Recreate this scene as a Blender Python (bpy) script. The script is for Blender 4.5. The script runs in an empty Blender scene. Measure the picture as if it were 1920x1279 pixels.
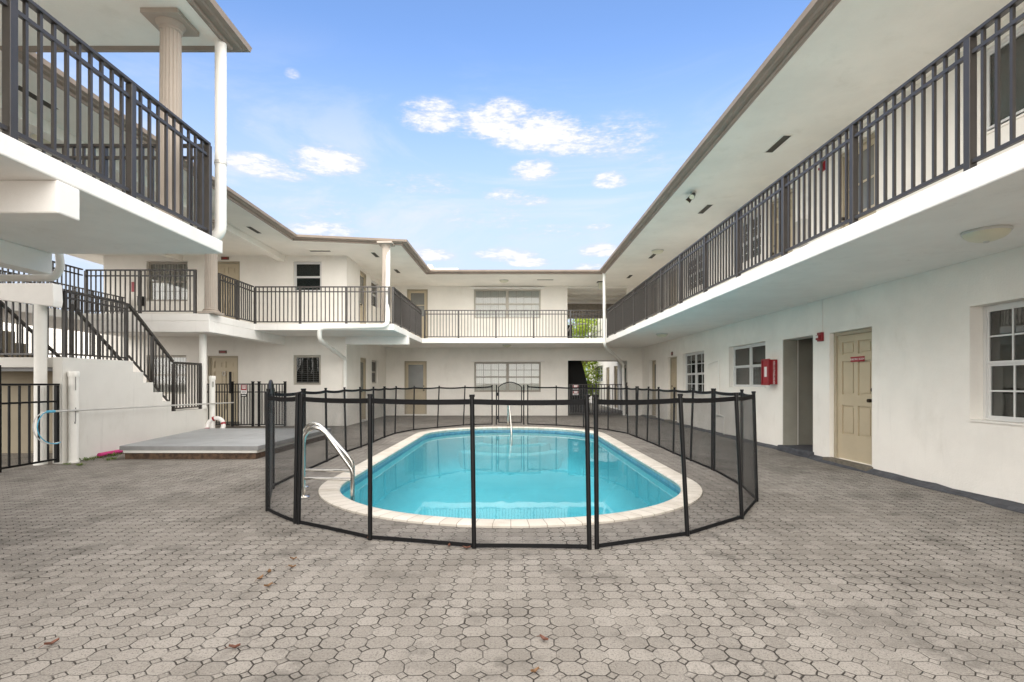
import bpy, bmesh, math, random
from mathutils import Vector, Matrix
random.seed(7)
R = math.radians
scene = bpy.context.scene
COL = scene.collection

# ------------------------------------------------------------------ camera
cam_d = bpy.data.cameras.new('camera')
cam = bpy.data.objects.new('camera', cam_d); COL.objects.link(cam)
cam.location = (0, 0, 1.3); cam.rotation_euler = (R(90), 0, 0)
cam_d.sensor_width = 36; cam_d.lens = 980/1920*36
cam_d.shift_x = 3/1920; cam_d.shift_y = 78.5/1920
cam_d.clip_start = 0.05; cam_d.clip_end = 2000
scene.camera = cam

# ------------------------------------------------------------------ sky, sun, exposure
SUN_EL, SUN_ROT = 28.0, 184.0
SKY_STRENGTH = 0.1
EXPOSURE = 1.55
scene.view_settings.view_transform = 'Standard'
scene.view_settings.look = 'None'
scene.view_settings.gamma = 1
scene.view_settings.exposure = EXPOSURE
sun_d = bpy.data.lights.new('sun', 'SUN')
sun = bpy.data.objects.new('sun', sun_d); COL.objects.link(sun)
sun_d.energy = 1.2; sun_d.angle = R(80); sun_d.color = (1, .965, .91)
sun.location = (0, -5, 30)
sdir = Vector((math.sin(R(SUN_ROT))*math.cos(R(SUN_EL)), math.cos(R(SUN_ROT))*math.cos(R(SUN_EL)), math.sin(R(SUN_EL))))
sun.rotation_euler = sdir.to_track_quat('Z', 'Y').to_euler()

world = bpy.data.worlds.new('World'); scene.world = world
world.use_nodes = True

class NT:
    """small helper for writing node trees"""
    def __init__(s, tree):
        s.t = tree; s.n = tree.nodes; s.l = tree.links
    def new(s, typ, **kw):
        n = s.n.new(typ)
        for k, v in kw.items():
            setattr(n, k, v)
        return n
    def put(s, sock, v):
        if v is None: return
        if hasattr(v, 'is_linked'): s.l.new(v, sock)
        else:
            if isinstance(v, (tuple, list)) and len(v) == 3 and sock.type == 'RGBA': v = (*v, 1)
            sock.default_value = v
    def math(s, op, a, b=None, c=None, clamp=False):
        n = s.new('ShaderNodeMath', operation=op, use_clamp=clamp)
        for i, v in enumerate((a, b, c)):
            if v is not None: s.put(n.inputs[i], v)
        return n.outputs[0]
    def mix(s, f, a, b, blend='MIX'):
        n = s.new('ShaderNodeMix', data_type='RGBA', blend_type=blend)
        s.put(n.inputs[0], f); s.put(n.inputs[6], a); s.put(n.inputs[7], b)
        return n.outputs[2]
    def smooth(s, v, lo, hi):
        n = s.new('ShaderNodeMapRange', interpolation_type='SMOOTHSTEP')
        s.put(n.inputs[0], v); n.inputs[1].default_value = lo; n.inputs[2].default_value = hi
        return n.outputs[0]
    def noise(s, vec, scale, detail=4, rough=.55, out=0, dist=0):
        n = s.new('ShaderNodeTexNoise')
        if vec is not None: s.put(n.inputs['Vector'], vec)
        n.inputs['Scale'].default_value = scale; n.inputs['Detail'].default_value = detail
        n.inputs['Roughness'].default_value = rough; n.inputs['Distortion'].default_value = dist
        return n.outputs[out]

def build_world():
    w = NT(world.node_tree); w.n.clear()
    out = w.new('ShaderNodeOutputWorld'); bg = w.new('ShaderNodeBackground')
    w.l.new(bg.outputs[0], out.inputs[0]); bg.inputs[1].default_value = SKY_STRENGTH
    sky = w.new('ShaderNodeTexSky'); sky.sky_type = 'NISHITA'; sky.sun_disc = False
    sky.sun_elevation = R(SUN_EL); sky.sun_rotation = R(SUN_ROT)
    sky.air_density = 1.0; sky.dust_density = 0.3; sky.ozone_density = 2.0
    tc = w.new('ShaderNodeTexCoord'); d = tc.outputs['Generated']
    sep = w.new('ShaderNodeSeparateXYZ'); w.l.new(d, sep.inputs[0])
    x, y, z = sep.outputs
    az = w.math('ARCTAN2', x, y); el = w.math('ARCSINE', z)
    base = w.mix(1.0, sky.outputs[0], (.82, .89, 1.03), 'MULTIPLY')
    # milky band towards the horizon and thin streaks
    hz = w.smooth(el, .60, .14)
    base = w.mix(w.math('MULTIPLY', hz, .90), base, (2.42, 2.72, 3.25))
    cv = w.new('ShaderNodeCombineXYZ'); w.put(cv.inputs[0], az); w.put(cv.inputs[1], w.math('MULTIPLY', el, 3.2))
    vec = cv.outputs[0]
    streak = w.smooth(w.noise(vec, 2.2, 9, .62, dist=1.1), .44, .70)
    base = w.mix(w.math('MULTIPLY', streak, w.smooth(el, .60, .26)), base, w.mix(.75, base, (3.0, 3.15, 3.45)))
    # cumulus puffs: (u, v, half width, half height, weight) read as directions
    puffs = [(485,309,64,17,1),(530,320,50,14,.55),(615,297,62,21,1),(590,312,50,12,.8),(812,214,56,27,.85),(935,222,66,32,1),(1010,245,80,32,1),(1080,262,66,24,.95),
             (1000,317,38,17,.9),(1146,336,30,14,.9),(940,364,34,12,.5),(980,372,44,14,.55),(606,430,62,13,1),(1122,426,28,9,.7),(945,476,52,12,1),(990,491,36,8,.95),
             (808,476,40,11,.9),(1125,468,34,12,.9),(1105,500,32,9,.9),(1225,300,60,20,.25),(1160,250,90,40,.38),(620,395,130,26,.30),(900,400,150,30,.28),(780,340,110,22,.30),(1040,430,120,20,.3),(548,137,14,8,.4),(470,235,16,8,.35),(860,240,60,16,.3)]
    f1 = w.math('SUBTRACT', w.noise(vec, 11, 4, .6, dist=.4), .5)
    f2 = w.math('SUBTRACT', w.noise(vec, 34, 6, .65), .5)
    f3 = w.math('SUBTRACT', w.noise(vec, 95, 5, .65), .5)
    acc = None
    for (pu, pv, hw, hh, wt) in puffs:
        X, Z = (pu-957)/980, (718-pv)/980
        a0 = math.atan(X); n3 = math.sqrt(1+X*X+Z*Z); e0 = math.asin(Z/n3)
        sa = hw/980/(1+X*X); se = hh/980*math.cos(e0)
        da = w.math('DIVIDE', w.math('SUBTRACT', az, a0), sa*1.32)
        de0 = w.math('SUBTRACT', el, e0 - se*.35)
        # flatter undersides: distances below the centre count more
        de = w.math('MAXIMUM', w.math('DIVIDE', de0, se*1.55), w.math('DIVIDE', de0, -se*.95))
        r2 = w.math('ADD', w.math('MULTIPLY', da, da), w.math('MULTIPLY', de, de))
        b = w.math('MULTIPLY', w.math('MAXIMUM', w.math('SUBTRACT', 1.15, r2), 0), wt)
        acc = b if acc is None else w.math('MAXIMUM', acc, b)
    edge = w.smooth(acc, 0, .45)
    ragged = w.math('ADD', w.math('MULTIPLY', f1, 1.3), w.math('ADD', w.math('MULTIPLY', f2, 1.5), w.math('MULTIPLY', f3, .7)))
    dens = w.math('ADD', w.math('MULTIPLY', acc, .85), w.math('MULTIPLY', ragged, edge))
    mask = w.smooth(dens, .02, .92)
    shade = w.smooth(w.math('ADD', dens, f2), .25, 1.1)
    ccol = w.mix(shade, (2.75, 2.85, 3.3), (3.75, 3.75, 3.8))
    base = w.mix(w.math('MULTIPLY', mask, .97), base, ccol)
    # unseen bright cloud added overhead, behind and beside the camera to light the walls
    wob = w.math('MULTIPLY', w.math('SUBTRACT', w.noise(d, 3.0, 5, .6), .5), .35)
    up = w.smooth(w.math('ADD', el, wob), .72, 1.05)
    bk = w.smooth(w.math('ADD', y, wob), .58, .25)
    fill_veil = w.math('MAXIMUM', up, bk)
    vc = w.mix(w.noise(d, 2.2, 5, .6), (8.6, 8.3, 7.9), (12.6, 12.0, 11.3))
    base = w.mix(fill_veil, base, vc)
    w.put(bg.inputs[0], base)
build_world()

# ------------------------------------------------------------------ materials
def material(name, colour, rough=.7, metallic=0, spec=.5, var=0, vscale=2, bump=0, bscale=60, coat=0, stain=None, fine=0, streak=0):
    m = bpy.data.materials.new(name); m.use_nodes = True
    t = NT(m.node_tree); p = t.n['Principled BSDF']
    p.inputs['Roughness'].default_value = rough; p.inputs['Metallic'].default_value = metallic
    p.inputs['Specular IOR Level'].default_value = spec
    if coat: p.inputs['Coat Weight'].default_value = coat
    tc = t.new('ShaderNodeTexCoord'); v = tc.outputs['Object']
    col = None
    if var or stain or fine:
        c = (*colour, 1)
        col = t.mix(t.smooth(t.noise(v, vscale, 6, .62), .3, .7), tuple(x*(1-var) for x in colour), tuple(min(1, x*(1+var)) for x in colour))
        if fine:
            col = t.mix(t.math('MULTIPLY', t.smooth(t.noise(v, 90, 4, .7), .35, .75), fine), col, tuple(x*.55 for x in colour))
        if stain:
            mp = t.new('ShaderNodeMapping'); t.put(mp.inputs[0], v); mp.inputs['Scale'].default_value = (1.3, 1.3, .55)
            s = t.smooth(t.noise(mp.outputs[0], 1.7, 9, .68, dist=.3), .53, .80)
            col = t.mix(t.math('MULTIPLY', s, stain[1]), col, stain[0])
        t.put(p.inputs['Base Color'], col)
        t.put(p.inputs['Roughness'], t.math('ADD', rough-.08, t.math('MULTIPLY', t.noise(v, vscale*3, 4), .16)))
    else:
        p.inputs['Base Color'].default_value = (*colour, 1)
    if streak:
        mp = t.new('ShaderNodeMapping'); t.put(mp.inputs[0], v); mp.inputs['Scale'].default_value = (5, 5, .35)
        sk = t.math('MULTIPLY', t.smooth(t.noise(mp.outputs[0], 1.6, 8, .7), .55, .78), t.smooth(t.noise(v, .8, 4), .40, .66))
        t.put(p.inputs['Base Color'], t.mix(t.math('MULTIPLY', sk, streak), col, tuple(x*.62 for x in colour)))
    if bump:
        b = t.new('ShaderNodeBump'); b.inputs['Strength'].default_value = bump; b.inputs['Distance'].default_value = .01
        t.put(b.inputs['Height'], t.noise(v, bscale, 5, .6)); t.put(p.inputs['Normal'], b.outputs[0])
    return m

M = {}
M['stucco'] = material('cream_stucco', (.865, .835, .78), .85, var=.045, vscale=1.1, bump=.34, bscale=38, stain=((.60, .565, .50), .32), fine=.09, streak=.22)
M['soffit'] = material('soffit_paint', (.85, .818, .755), .8, var=.05, vscale=.9, bump=.08, bscale=30, stain=((.58, .55, .46), .30), fine=.05)
M['white'] = material('white_paint', (.88, .86, .83), .6, var=.03, vscale=2, bump=.12, bscale=35, stain=((.62, .60, .55), .30), fine=.06, streak=.5)
M['stair_paint'] = material('stair_wall_paint', (.70, .685, .645), .75, var=.03, vscale=1.5, bump=.18, bscale=40, stain=((.50, .47, .4), .38), fine=.08, streak=.5)
M['taupe'] = material('taupe_fascia_paint', (.27, .215, .175), .55, var=.08, vscale=3)
M['taupe_light'] = material('pale_drip_edge', (.62, .56, .49), .5, var=.05)
M['column'] = material('taupe_column_paint', (.40, .345, .295), .6, var=.05, vscale=3, bump=.1)
M['door'] = material('tan_door_paint', (.50, .425, .30), .5, var=.04, vscale=2.5, bump=.04, bscale=70)
M['door_frame'] = material('tan_frame_paint', (.40, .35, .26), .55, var=.06, vscale=3)
M['rail'] = material('dark_bronze_railing', (.029, .0245, .022), .38, spec=.7, var=.15, vscale=6)
M['black'] = material('black_plastic', (.004, .004, .0045), .42, spec=.25, var=.2, vscale=9)
M['strap'] = material('black_webbing', (.005, .005, .0055), .8, spec=.2, var=.2, vscale=30)
M['steel'] = material('stainless_steel', (.62, .60, .56), .16, metallic=1, var=.05, vscale=12)
M['alu'] = material('aluminium_frame', (.60, .59, .56), .45, metallic=.25, var=.05, vscale=5)
M['whiteframe'] = material('white_window_frame', (.66, .66, .65), .45, var=.03)
M['beigeframe'] = material('beige_window_frame', (.46, .43, .37), .5, var=.04)
M['brownframe'] = material('taupe_window_frame', (.36, .33, .28), .5, var=.05)
M['pvc'] = material('white_pvc', (.83, .82, .78), .4, var=.04, vscale=3, stain=((.6, .57, .48), .25))
M['red'] = material('red_paint', (.25, .006, .013), .35, var=.12, vscale=8)
M['redplate'] = material('red_sign_face', (.30, .010, .020), .4, var=.06, vscale=10)
M['whiteplate'] = material('white_sign_face', (.82, .80, .79), .5, var=.03)
M['pink'] = material('pink_foam', (.52, .04, .19), .8, var=.08)
M['blue'] = material('blue_hoop', (.10, .42, .62), .5, var=.15, vscale=12)
M['deck'] = material('grey_deck_paint', (.33, .34, .35), .6, var=.10, vscale=1.4, bump=.12, stain=((.20, .20, .195), .45), fine=.1)
M['deckside'] = material('grey_deck_trim', (.20, .20, .20), .6, var=.12, vscale=4)
M['soil'] = material('brown_soil', (.075, .045, .028), .95, var=.45, vscale=14, bump=1, bscale=50)
M['tar'] = material('tar_coating', (.060, .062, .072), .75, var=.3, vscale=6, bump=.6, bscale=30)
M['sill'] = material('stone_sill', (.15, .132, .105), .9, var=.25, vscale=12, bump=.5, bscale=90, fine=.3)
M['darkgrey'] = material('grey_render', (.30, .285, .24), .85, var=.08, vscale=2, bump=.2)  # plain grey render for the alcove walls and jamb
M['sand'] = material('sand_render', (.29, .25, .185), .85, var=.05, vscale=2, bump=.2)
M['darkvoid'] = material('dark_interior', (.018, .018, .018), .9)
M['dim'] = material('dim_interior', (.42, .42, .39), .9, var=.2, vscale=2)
M['teal'] = material('dark_teal_film', (.015, .05, .055), .3, var=.2, vscale=2)
M['vent'] = material('vent_dark_mesh', (.05, .045, .035), .7)
M['lamp'] = material('frosted_lamp_glass', (.66, .64, .50), .3, var=.03)
M['bronze'] = material('bronze_hardware', (.05, .04, .03), .35, metallic=.7)
M['brass'] = material('brass_plaque', (.12, .05, .025), .4)
M['ring'] = material('white_life_ring', (.82, .80, .78), .5, var=.03)
M['gravelroof'] = material('pale_roof_gravel', (.55, .50, .45), .9, var=.1, vscale=8)
M['leafdry'] = material('dry_leaf', (.17, .09, .04), .7, var=.35, vscale=25)
M['leafred'] = material('dry_red_leaf', (.13, .05, .03), .7, var=.35, vscale=25)
M['weed'] = material('weed_leaf', (.10, .16, .02), .6, var=.3, vscale=30)
M['bark'] = material('bark', (.10, .075, .05), .9, var=.3, vscale=9, bump=.8)
M['asphalt'] = material('asphalt', (.07, .07, .07), .9, var=.15, vscale=3, bump=.5)
M['carpaint'] = material('white_car_paint', (.8, .8, .8), .25, coat=.6)
M['rubber'] = material('tyre_rubber', (.02, .02, .02), .8)
M['tile'] = material('blue_waterline_tile', (.10, .27, .38), .3, var=.3, vscale=14)
M['pool_white'] = material('white_pool_plaster', (.86, .92, .92), .7, var=.03)
M['brick'] = material('painted_brick', (.34, .30, .25), .9, var=.2, vscale=10, bump=.4, bscale=20)

def mat_leaves():
    m = bpy.data.materials.new('tree_leaves'); m.use_nodes = True
    t = NT(m.node_tree); p = t.n['Principled BSDF']
    g = t.new('ShaderNodeNewGeometry')
    c = t.mix(g.outputs['Random Per Island'], (.10, .17, .015), (.34, .42, .045))
    t.put(p.inputs['Base Color'], c); p.inputs['Roughness'].default_value = .55
    tr = t.new('ShaderNodeBsdfTranslucent'); t.put(tr.inputs[0], t.mix(.5, c, (.42, .52, .05)))
    mx = t.new('ShaderNodeMixShader'); mx.inputs[0].default_value = .4
    t.l.new(p.outputs[0], mx.inputs[1]); t.l.new(tr.outputs[0], mx.inputs[2])
    t.l.new(mx.outputs[0], t.n['Material Output'].inputs[0])
    return m
M['leaves'] = mat_leaves()

def mat_glass(name, tint, reflect=1.0):
    m = bpy.data.materials.new(name); m.use_nodes = True
    t = NT(m.node_tree); t.n.remove(t.n['Principled BSDF'])
    tr = t.new('ShaderNodeBsdfTransparent'); tr.inputs[0].default_value = (*tint, 1)
    gl = t.new('ShaderNodeBsdfGlossy'); gl.inputs['Roughness'].default_value = .015
    fr = t.new('ShaderNodeFresnel'); fr.inputs[0].default_value = 1.52
    tc = t.new('ShaderNodeTexCoord'); b = t.new('ShaderNodeBump'); b.inputs['Strength'].default_value = .03; b.inputs['Distance'].default_value = .01
    t.put(b.inputs['Height'], t.noise(tc.outputs['Object'], 3, 2)); t.put(gl.inputs['Normal'], b.outputs[0])
    mx = t.new('ShaderNodeMixShader'); t.put(mx.inputs[0], t.math('MULTIPLY', fr.outputs[0], 1.7*reflect, clamp=True))
    t.l.new(tr.outputs[0], mx.inputs[1]); t.l.new(gl.outputs[0], mx.inputs[2])
    t.l.new(mx.outputs[0], t.n['Material Output'].inputs[0])
    return m
M['glass'] = mat_glass('window_glass', (.94, .95, .945), .55)
M['glass_dark'] = mat_glass('tinted_window_glass', (.60, .63, .63), .6)

def mat_blinds():
    m = bpy.data.materials.new('vertical_blinds'); m.use_nodes = True
    t = NT(m.node_tree); p = t.n['Principled BSDF']
    tc = t.new('ShaderNodeTexCoord')
    t.put(p.inputs['Base Color'], t.mix(t.noise(tc.outputs['Object'], 5, 3), (.78, .76, .69), (.88, .86, .80)))
    p.inputs['Roughness'].default_value = .8
    return m
M['blinds'] = mat_blinds()
M['glass_dull'] = mat_glass('dusty_louvre_glass', (.55, .56, .54), .25)
M['louvre'] = material('dusty_louvre_blades', (.085, .085, .075), .6, var=.25, vscale=5)
M['blinds_grey'] = material('grey_blinds', (.58, .57, .52), .85, var=.1, vscale=4)  # greyer blinds than the cream ones

def mat_frosted():
    m = bpy.data.materials.new('frosted_door_glass'); m.use_nodes = True
    t = NT(m.node_tree); p = t.n['Principled BSDF']
    tc = t.new('ShaderNodeTexCoord'); v = tc.outputs['Object']
    t.put(p.inputs['Base Color'], t.mix(t.noise(v, 3, 3), (.12, .125, .115), (.20, .20, .185)))
    p.inputs['Roughness'].default_value = .25; p.inputs['Specular IOR Level'].default_value = .8
    return m
M['frosted'] = mat_frosted()

def mat_mesh():
    """woven pool-fence mesh: the more obliquely one looks, the more thread is in the way"""
    m = bpy.data.materials.new('pool_fence_mesh'); m.use_nodes = True
    t = NT(m.node_tree); p = t.n['Principled BSDF']
    p.inputs['Base Color'].default_value = (.02, .02, .022, 1); p.inputs['Roughness'].default_value = .6
    lw = t.new('ShaderNodeLayerWeight'); lw.inputs[0].default_value = .5
    c = t.math('MAXIMUM', t.math('SUBTRACT', 1, lw.outputs['Facing']), .06)
    tc = t.new('ShaderNodeTexCoord')
    nv = t.math('ADD', .80, t.math('MULTIPLY', t.noise(tc.outputs['Object'], 1.6, 4), .12))
    a = t.math('SUBTRACT', 1, t.math('POWER', nv, t.math('DIVIDE', 1, c)))
    t.put(p.inputs['Alpha'], a)
    return m
M['mesh'] = mat_mesh()

def mat_pavers():
    m = bpy.data.materials.new('octagon_pavers'); m.use_nodes = True
    t = NT(m.node_tree); p = t.n['Principled BSDF']
    tc = t.new('ShaderNodeTexCoord'); v = tc.outputs['Object']
    S = .117
    # gentle wander of the joints
    wn = t.new('ShaderNodeTexNoise'); t.put(wn.inputs['Vector'], v); wn.inputs['Scale'].default_value = 8; wn.inputs['Detail'].default_value = 2
    wv = t.new('ShaderNodeVectorMath', operation='MULTIPLY_ADD'); t.put(wv.inputs[0], wn.outputs['Color']); wv.inputs[1].default_value = (.030, .030, 0); t.put(wv.inputs[2], v)
    sc = t.new('ShaderNodeVectorMath', operation='SCALE'); t.put(sc.inputs[0], wv.outputs[0]); sc.inputs['Scale'].default_value = 1/S
    sp = t.new('ShaderNodeSeparateXYZ'); t.put(sp.inputs[0], sc.outputs[0])
    x, y = sp.outputs[0], sp.outputs[1]
    fx, fy = t.math('FLOOR', x), t.math('FLOOR', y)
    qx = t.math('ABSOLUTE', t.math('SUBTRACT', t.math('SUBTRACT', x, fx), .5))
    qy = t.math('ABSOLUTE', t.math('SUBTRACT', t.math('SUBTRACT', y, fy), .5))
    sm = t.math('ADD', qx, qy); C = .745
    oct_d = t.math('MULTIPLY', t.math('SUBTRACT', C, sm), .707)      # >0 inside the octagon
    isdot = t.math('LESS_THAN', oct_d, 0)
    diag = t.math('ABSOLUTE', oct_d)
    ex, ey = t.math('SUBTRACT', .5, qx), t.math('SUBTRACT', .5, qy)
    # inside a dot the straight joints vanish
    big = t.math('MULTIPLY', isdot, 9)
    # paired octagons: every other joint across is only a shallow groove
    par = t.math('ABSOLUTE', t.math('SUBTRACT', t.math('MODULO', t.math('ADD', t.math('ROUND', x), t.math('ADD', t.math('FLOOR', y), 4000)), 2), 0))
    ex2 = t.math('ADD', ex, t.math('MULTIPLY', par, .022))
    dist = t.math('MINIMUM', diag, t.math('MINIMUM', t.math('ADD', ex2, big), t.math('ADD', t.math('ADD', ey, .008), big)))
    wid = t.noise(v, 1.3, 5, .65)
    wfac = t.math('ADD', .018, t.math('MULTIPLY', t.smooth(wid, .3, .7), .038))
    joint = t.math('SUBTRACT', 1, t.math('DIVIDE', dist, wfac), clamp=True)
    gone = t.smooth(t.noise(v, 7, 3, .6), .30, .52)
    joint = t.math('MULTIPLY', t.smooth(joint, .05, .70), t.math('ADD', .22, t.math('MULTIPLY', gone, .78)))
    # one tint for each stone
    cid = t.new('ShaderNodeCombineXYZ')
    t.put(cid.inputs[0], t.math('ADD', t.math('FLOOR', t.math('ADD', x, t.math('MULTIPLY', isdot, .5))), t.math('MULTIPLY', isdot, 0)))
    t.put(cid.inputs[1], t.math('FLOOR', t.math('ADD', y, t.math('MULTIPLY', isdot, .5))))
    wh = t.new('ShaderNodeTexWhiteNoise', noise_dimensions='2D'); t.put(wh.inputs['Vector'], cid.outputs[0])
    tint = wh.outputs['Value']
    c = t.mix(tint, (.218, .198, .176), (.298, .273, .245))
    # speckled aggregate
    c = t.mix(t.math('MULTIPLY', t.smooth(t.noise(v, 85, 5, .8), .50, .62), .85), c, (.095, .086, .075))
    c = t.mix(t.math('MULTIPLY', t.smooth(t.noise(v, 105, 4, .75), .54, .66), .70), c, (.36, .335, .30))
    # dirt and wear, large and small
    grime = t.smooth(t.noise(v, .55, 7, .62, dist=.5), .44, .64)
    c = t.mix(t.math('MULTIPLY', grime, .38), c, (.125, .110, .092))
    black = t.smooth(t.noise(v, 1.6, 7, .68), .50, .66)
    black = t.math('MULTIPLY', black, t.math('ADD', .25, t.math('MULTIPLY', tint, .55)))
    c = t.mix(t.math('MULTIPLY', black, .88), c, (.065, .058, .05))
    # joints: dark, here and there filled with pale sand
    pale = t.smooth(t.noise(v, 1.9, 4, .6), .60, .72)
    jc = t.mix(pale, (.028, .023, .018), (.40, .36, .31))
    c = t.mix(t.math('MULTIPLY', joint, .95), c, jc)
    t.put(p.inputs['Base Color'], c)
    p.inputs['Roughness'].default_value = .86; p.inputs['Specular IOR Level'].default_value = .3
    h = t.math('SUBTRACT', t.math('ADD', t.math('MULTIPLY', t.noise(v, 230, 3), .15), t.math('MULTIPLY', tint, .35)), joint)
    b = t.new('ShaderNodeBump'); b.inputs['Strength'].default_value = .9; b.inputs['Distance'].default_value = .010
    t.put(b.inputs['Height'], h); t.put(p.inputs['Normal'], b.outputs[0])
    return m
M['pavers'] = mat_pavers()

def mat_coping():
    m = bpy.data.materials.new('coping_tiles'); m.use_nodes = True
    t = NT(m.node_tree); p = t.n['Principled BSDF']
    uv = t.new('ShaderNodeUVMap'); sp = t.new('ShaderNodeSeparateXYZ'); t.put(sp.inputs[0], uv.outputs[0])
    u = sp.outputs[0]
    fr = t.math('FRACT', u); j = t.math('LESS_THAN', t.math('MINIMUM', fr, t.math('SUBTRACT', 1, fr)), .022)
    wh = t.new('ShaderNodeTexWhiteNoise', noise_dimensions='1D'); t.put(wh.inputs['W'], t.math('FLOOR', u))
    tc = t.new('ShaderNodeTexCoord'); v = tc.outputs['Object']
    c = t.mix(wh.outputs['Value'], (.62, .57, .50), (.73, .68, .61))
    c = t.mix(t.math('MULTIPLY', t.smooth(t.noise(v, 3, 7, .7), .45, .75), .6), c, (.40, .34, .27))
    c = t.mix(t.math('MULTIPLY', t.smooth(t.noise(v, 140, 3), .5, .7), .2), c, (.45, .4, .33))
    c = t.mix(t.math('MULTIPLY', j, .85), c, (.25, .21, .17))
    t.put(p.inputs['Base Color'], c); p.inputs['Roughness'].default_value = .75
    b = t.new('ShaderNodeBump'); b.inputs['Strength'].default_value = .4; b.inputs['Distance'].default_value = .005
    t.put(b.inputs['Height'], t.math('SUBTRACT', t.noise(v, 60, 4), j)); t.put(p.inputs['Normal'], b.outputs[0])
    return m
M['coping'] = mat_coping()

def mat_plaster():
    m = bpy.data.materials.new('pool_plaster'); m.use_nodes = True
    t = NT(m.node_tree); p = t.n['Principled BSDF']
    tc = t.new('ShaderNodeTexCoord'); v = tc.outputs['Object']
    c = t.mix(t.smooth(t.noise(v, .7, 6, .6, dist=.6), .3, .7), (.55, .82, .86), (.70, .92, .94))
    c = t.mix(t.math('MULTIPLY', t.smooth(t.noise(v, 7, 6, .7), .45, .75), .35), c, (.40, .66, .72))
    t.put(p.inputs['Base Color'], c); p.inputs['Roughness'].default_value = .8
    return m
M['plaster'] = mat_plaster()

def mat_water():
    m = bpy.data.materials.new('pool_water'); m.use_nodes = True
    t = NT(m.node_tree); t.n.remove(t.n['Principled BSDF'])
    tr = t.new('ShaderNodeBsdfTransparent'); tr.inputs[0].default_value = (.37, .82, .905, 1)
    gl = t.new('ShaderNodeBsdfGlossy'); gl.inputs['Roughness'].default_value = .0
    fr = t.new('ShaderNodeFresnel'); fr.inputs[0].default_value = 1.33
    tc = t.new('ShaderNodeTexCoord'); b = t.new('ShaderNodeBump'); b.inputs['Strength'].default_value = .05; b.inputs['Distance'].default_value = .02
    mp = t.new('ShaderNodeMapping'); t.put(mp.inputs[0], tc.outputs['Object']); mp.inputs['Scale'].default_value = (1, .55, 1)
    hgt = t.math('ADD', t.noise(mp.outputs[0], 4.0, 3, .5), t.math('MULTIPLY', t.noise(mp.outputs[0], 17, 2), .12))
    t.put(b.inputs['Height'], hgt)
    t.put(gl.inputs['Normal'], b.outputs[0]); t.put(fr.inputs['Normal'], b.outputs[0])
    mx = t.new('ShaderNodeMixShader'); t.put(mx.inputs[0], t.math('MULTIPLY', fr.outputs[0], .95))
    t.l.new(tr.outputs[0], mx.inputs[1]); t.l.new(gl.outputs[0], mx.inputs[2])
    t.l.new(mx.outputs[0], t.n['Material Output'].inputs[0])
    return m
M['water'] = mat_water()

# ------------------------------------------------------------------ mesh helpers
ORIGIN = {}
def org(o): return ORIGIN.get(o.name, Vector((0, 0, 0))) if o else Vector((0, 0, 0))

class Frame:
    """a wall face: o bottom corner, u along the wall, n outwards; points are (u, d, z)"""
    def __init__(s, o, u, n):
        s.o, s.u, s.n = Vector(o), Vector(u), Vector(n)
    def p(s, u, d, z): return s.o + s.u*u + s.n*d + Vector((0, 0, z))

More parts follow.
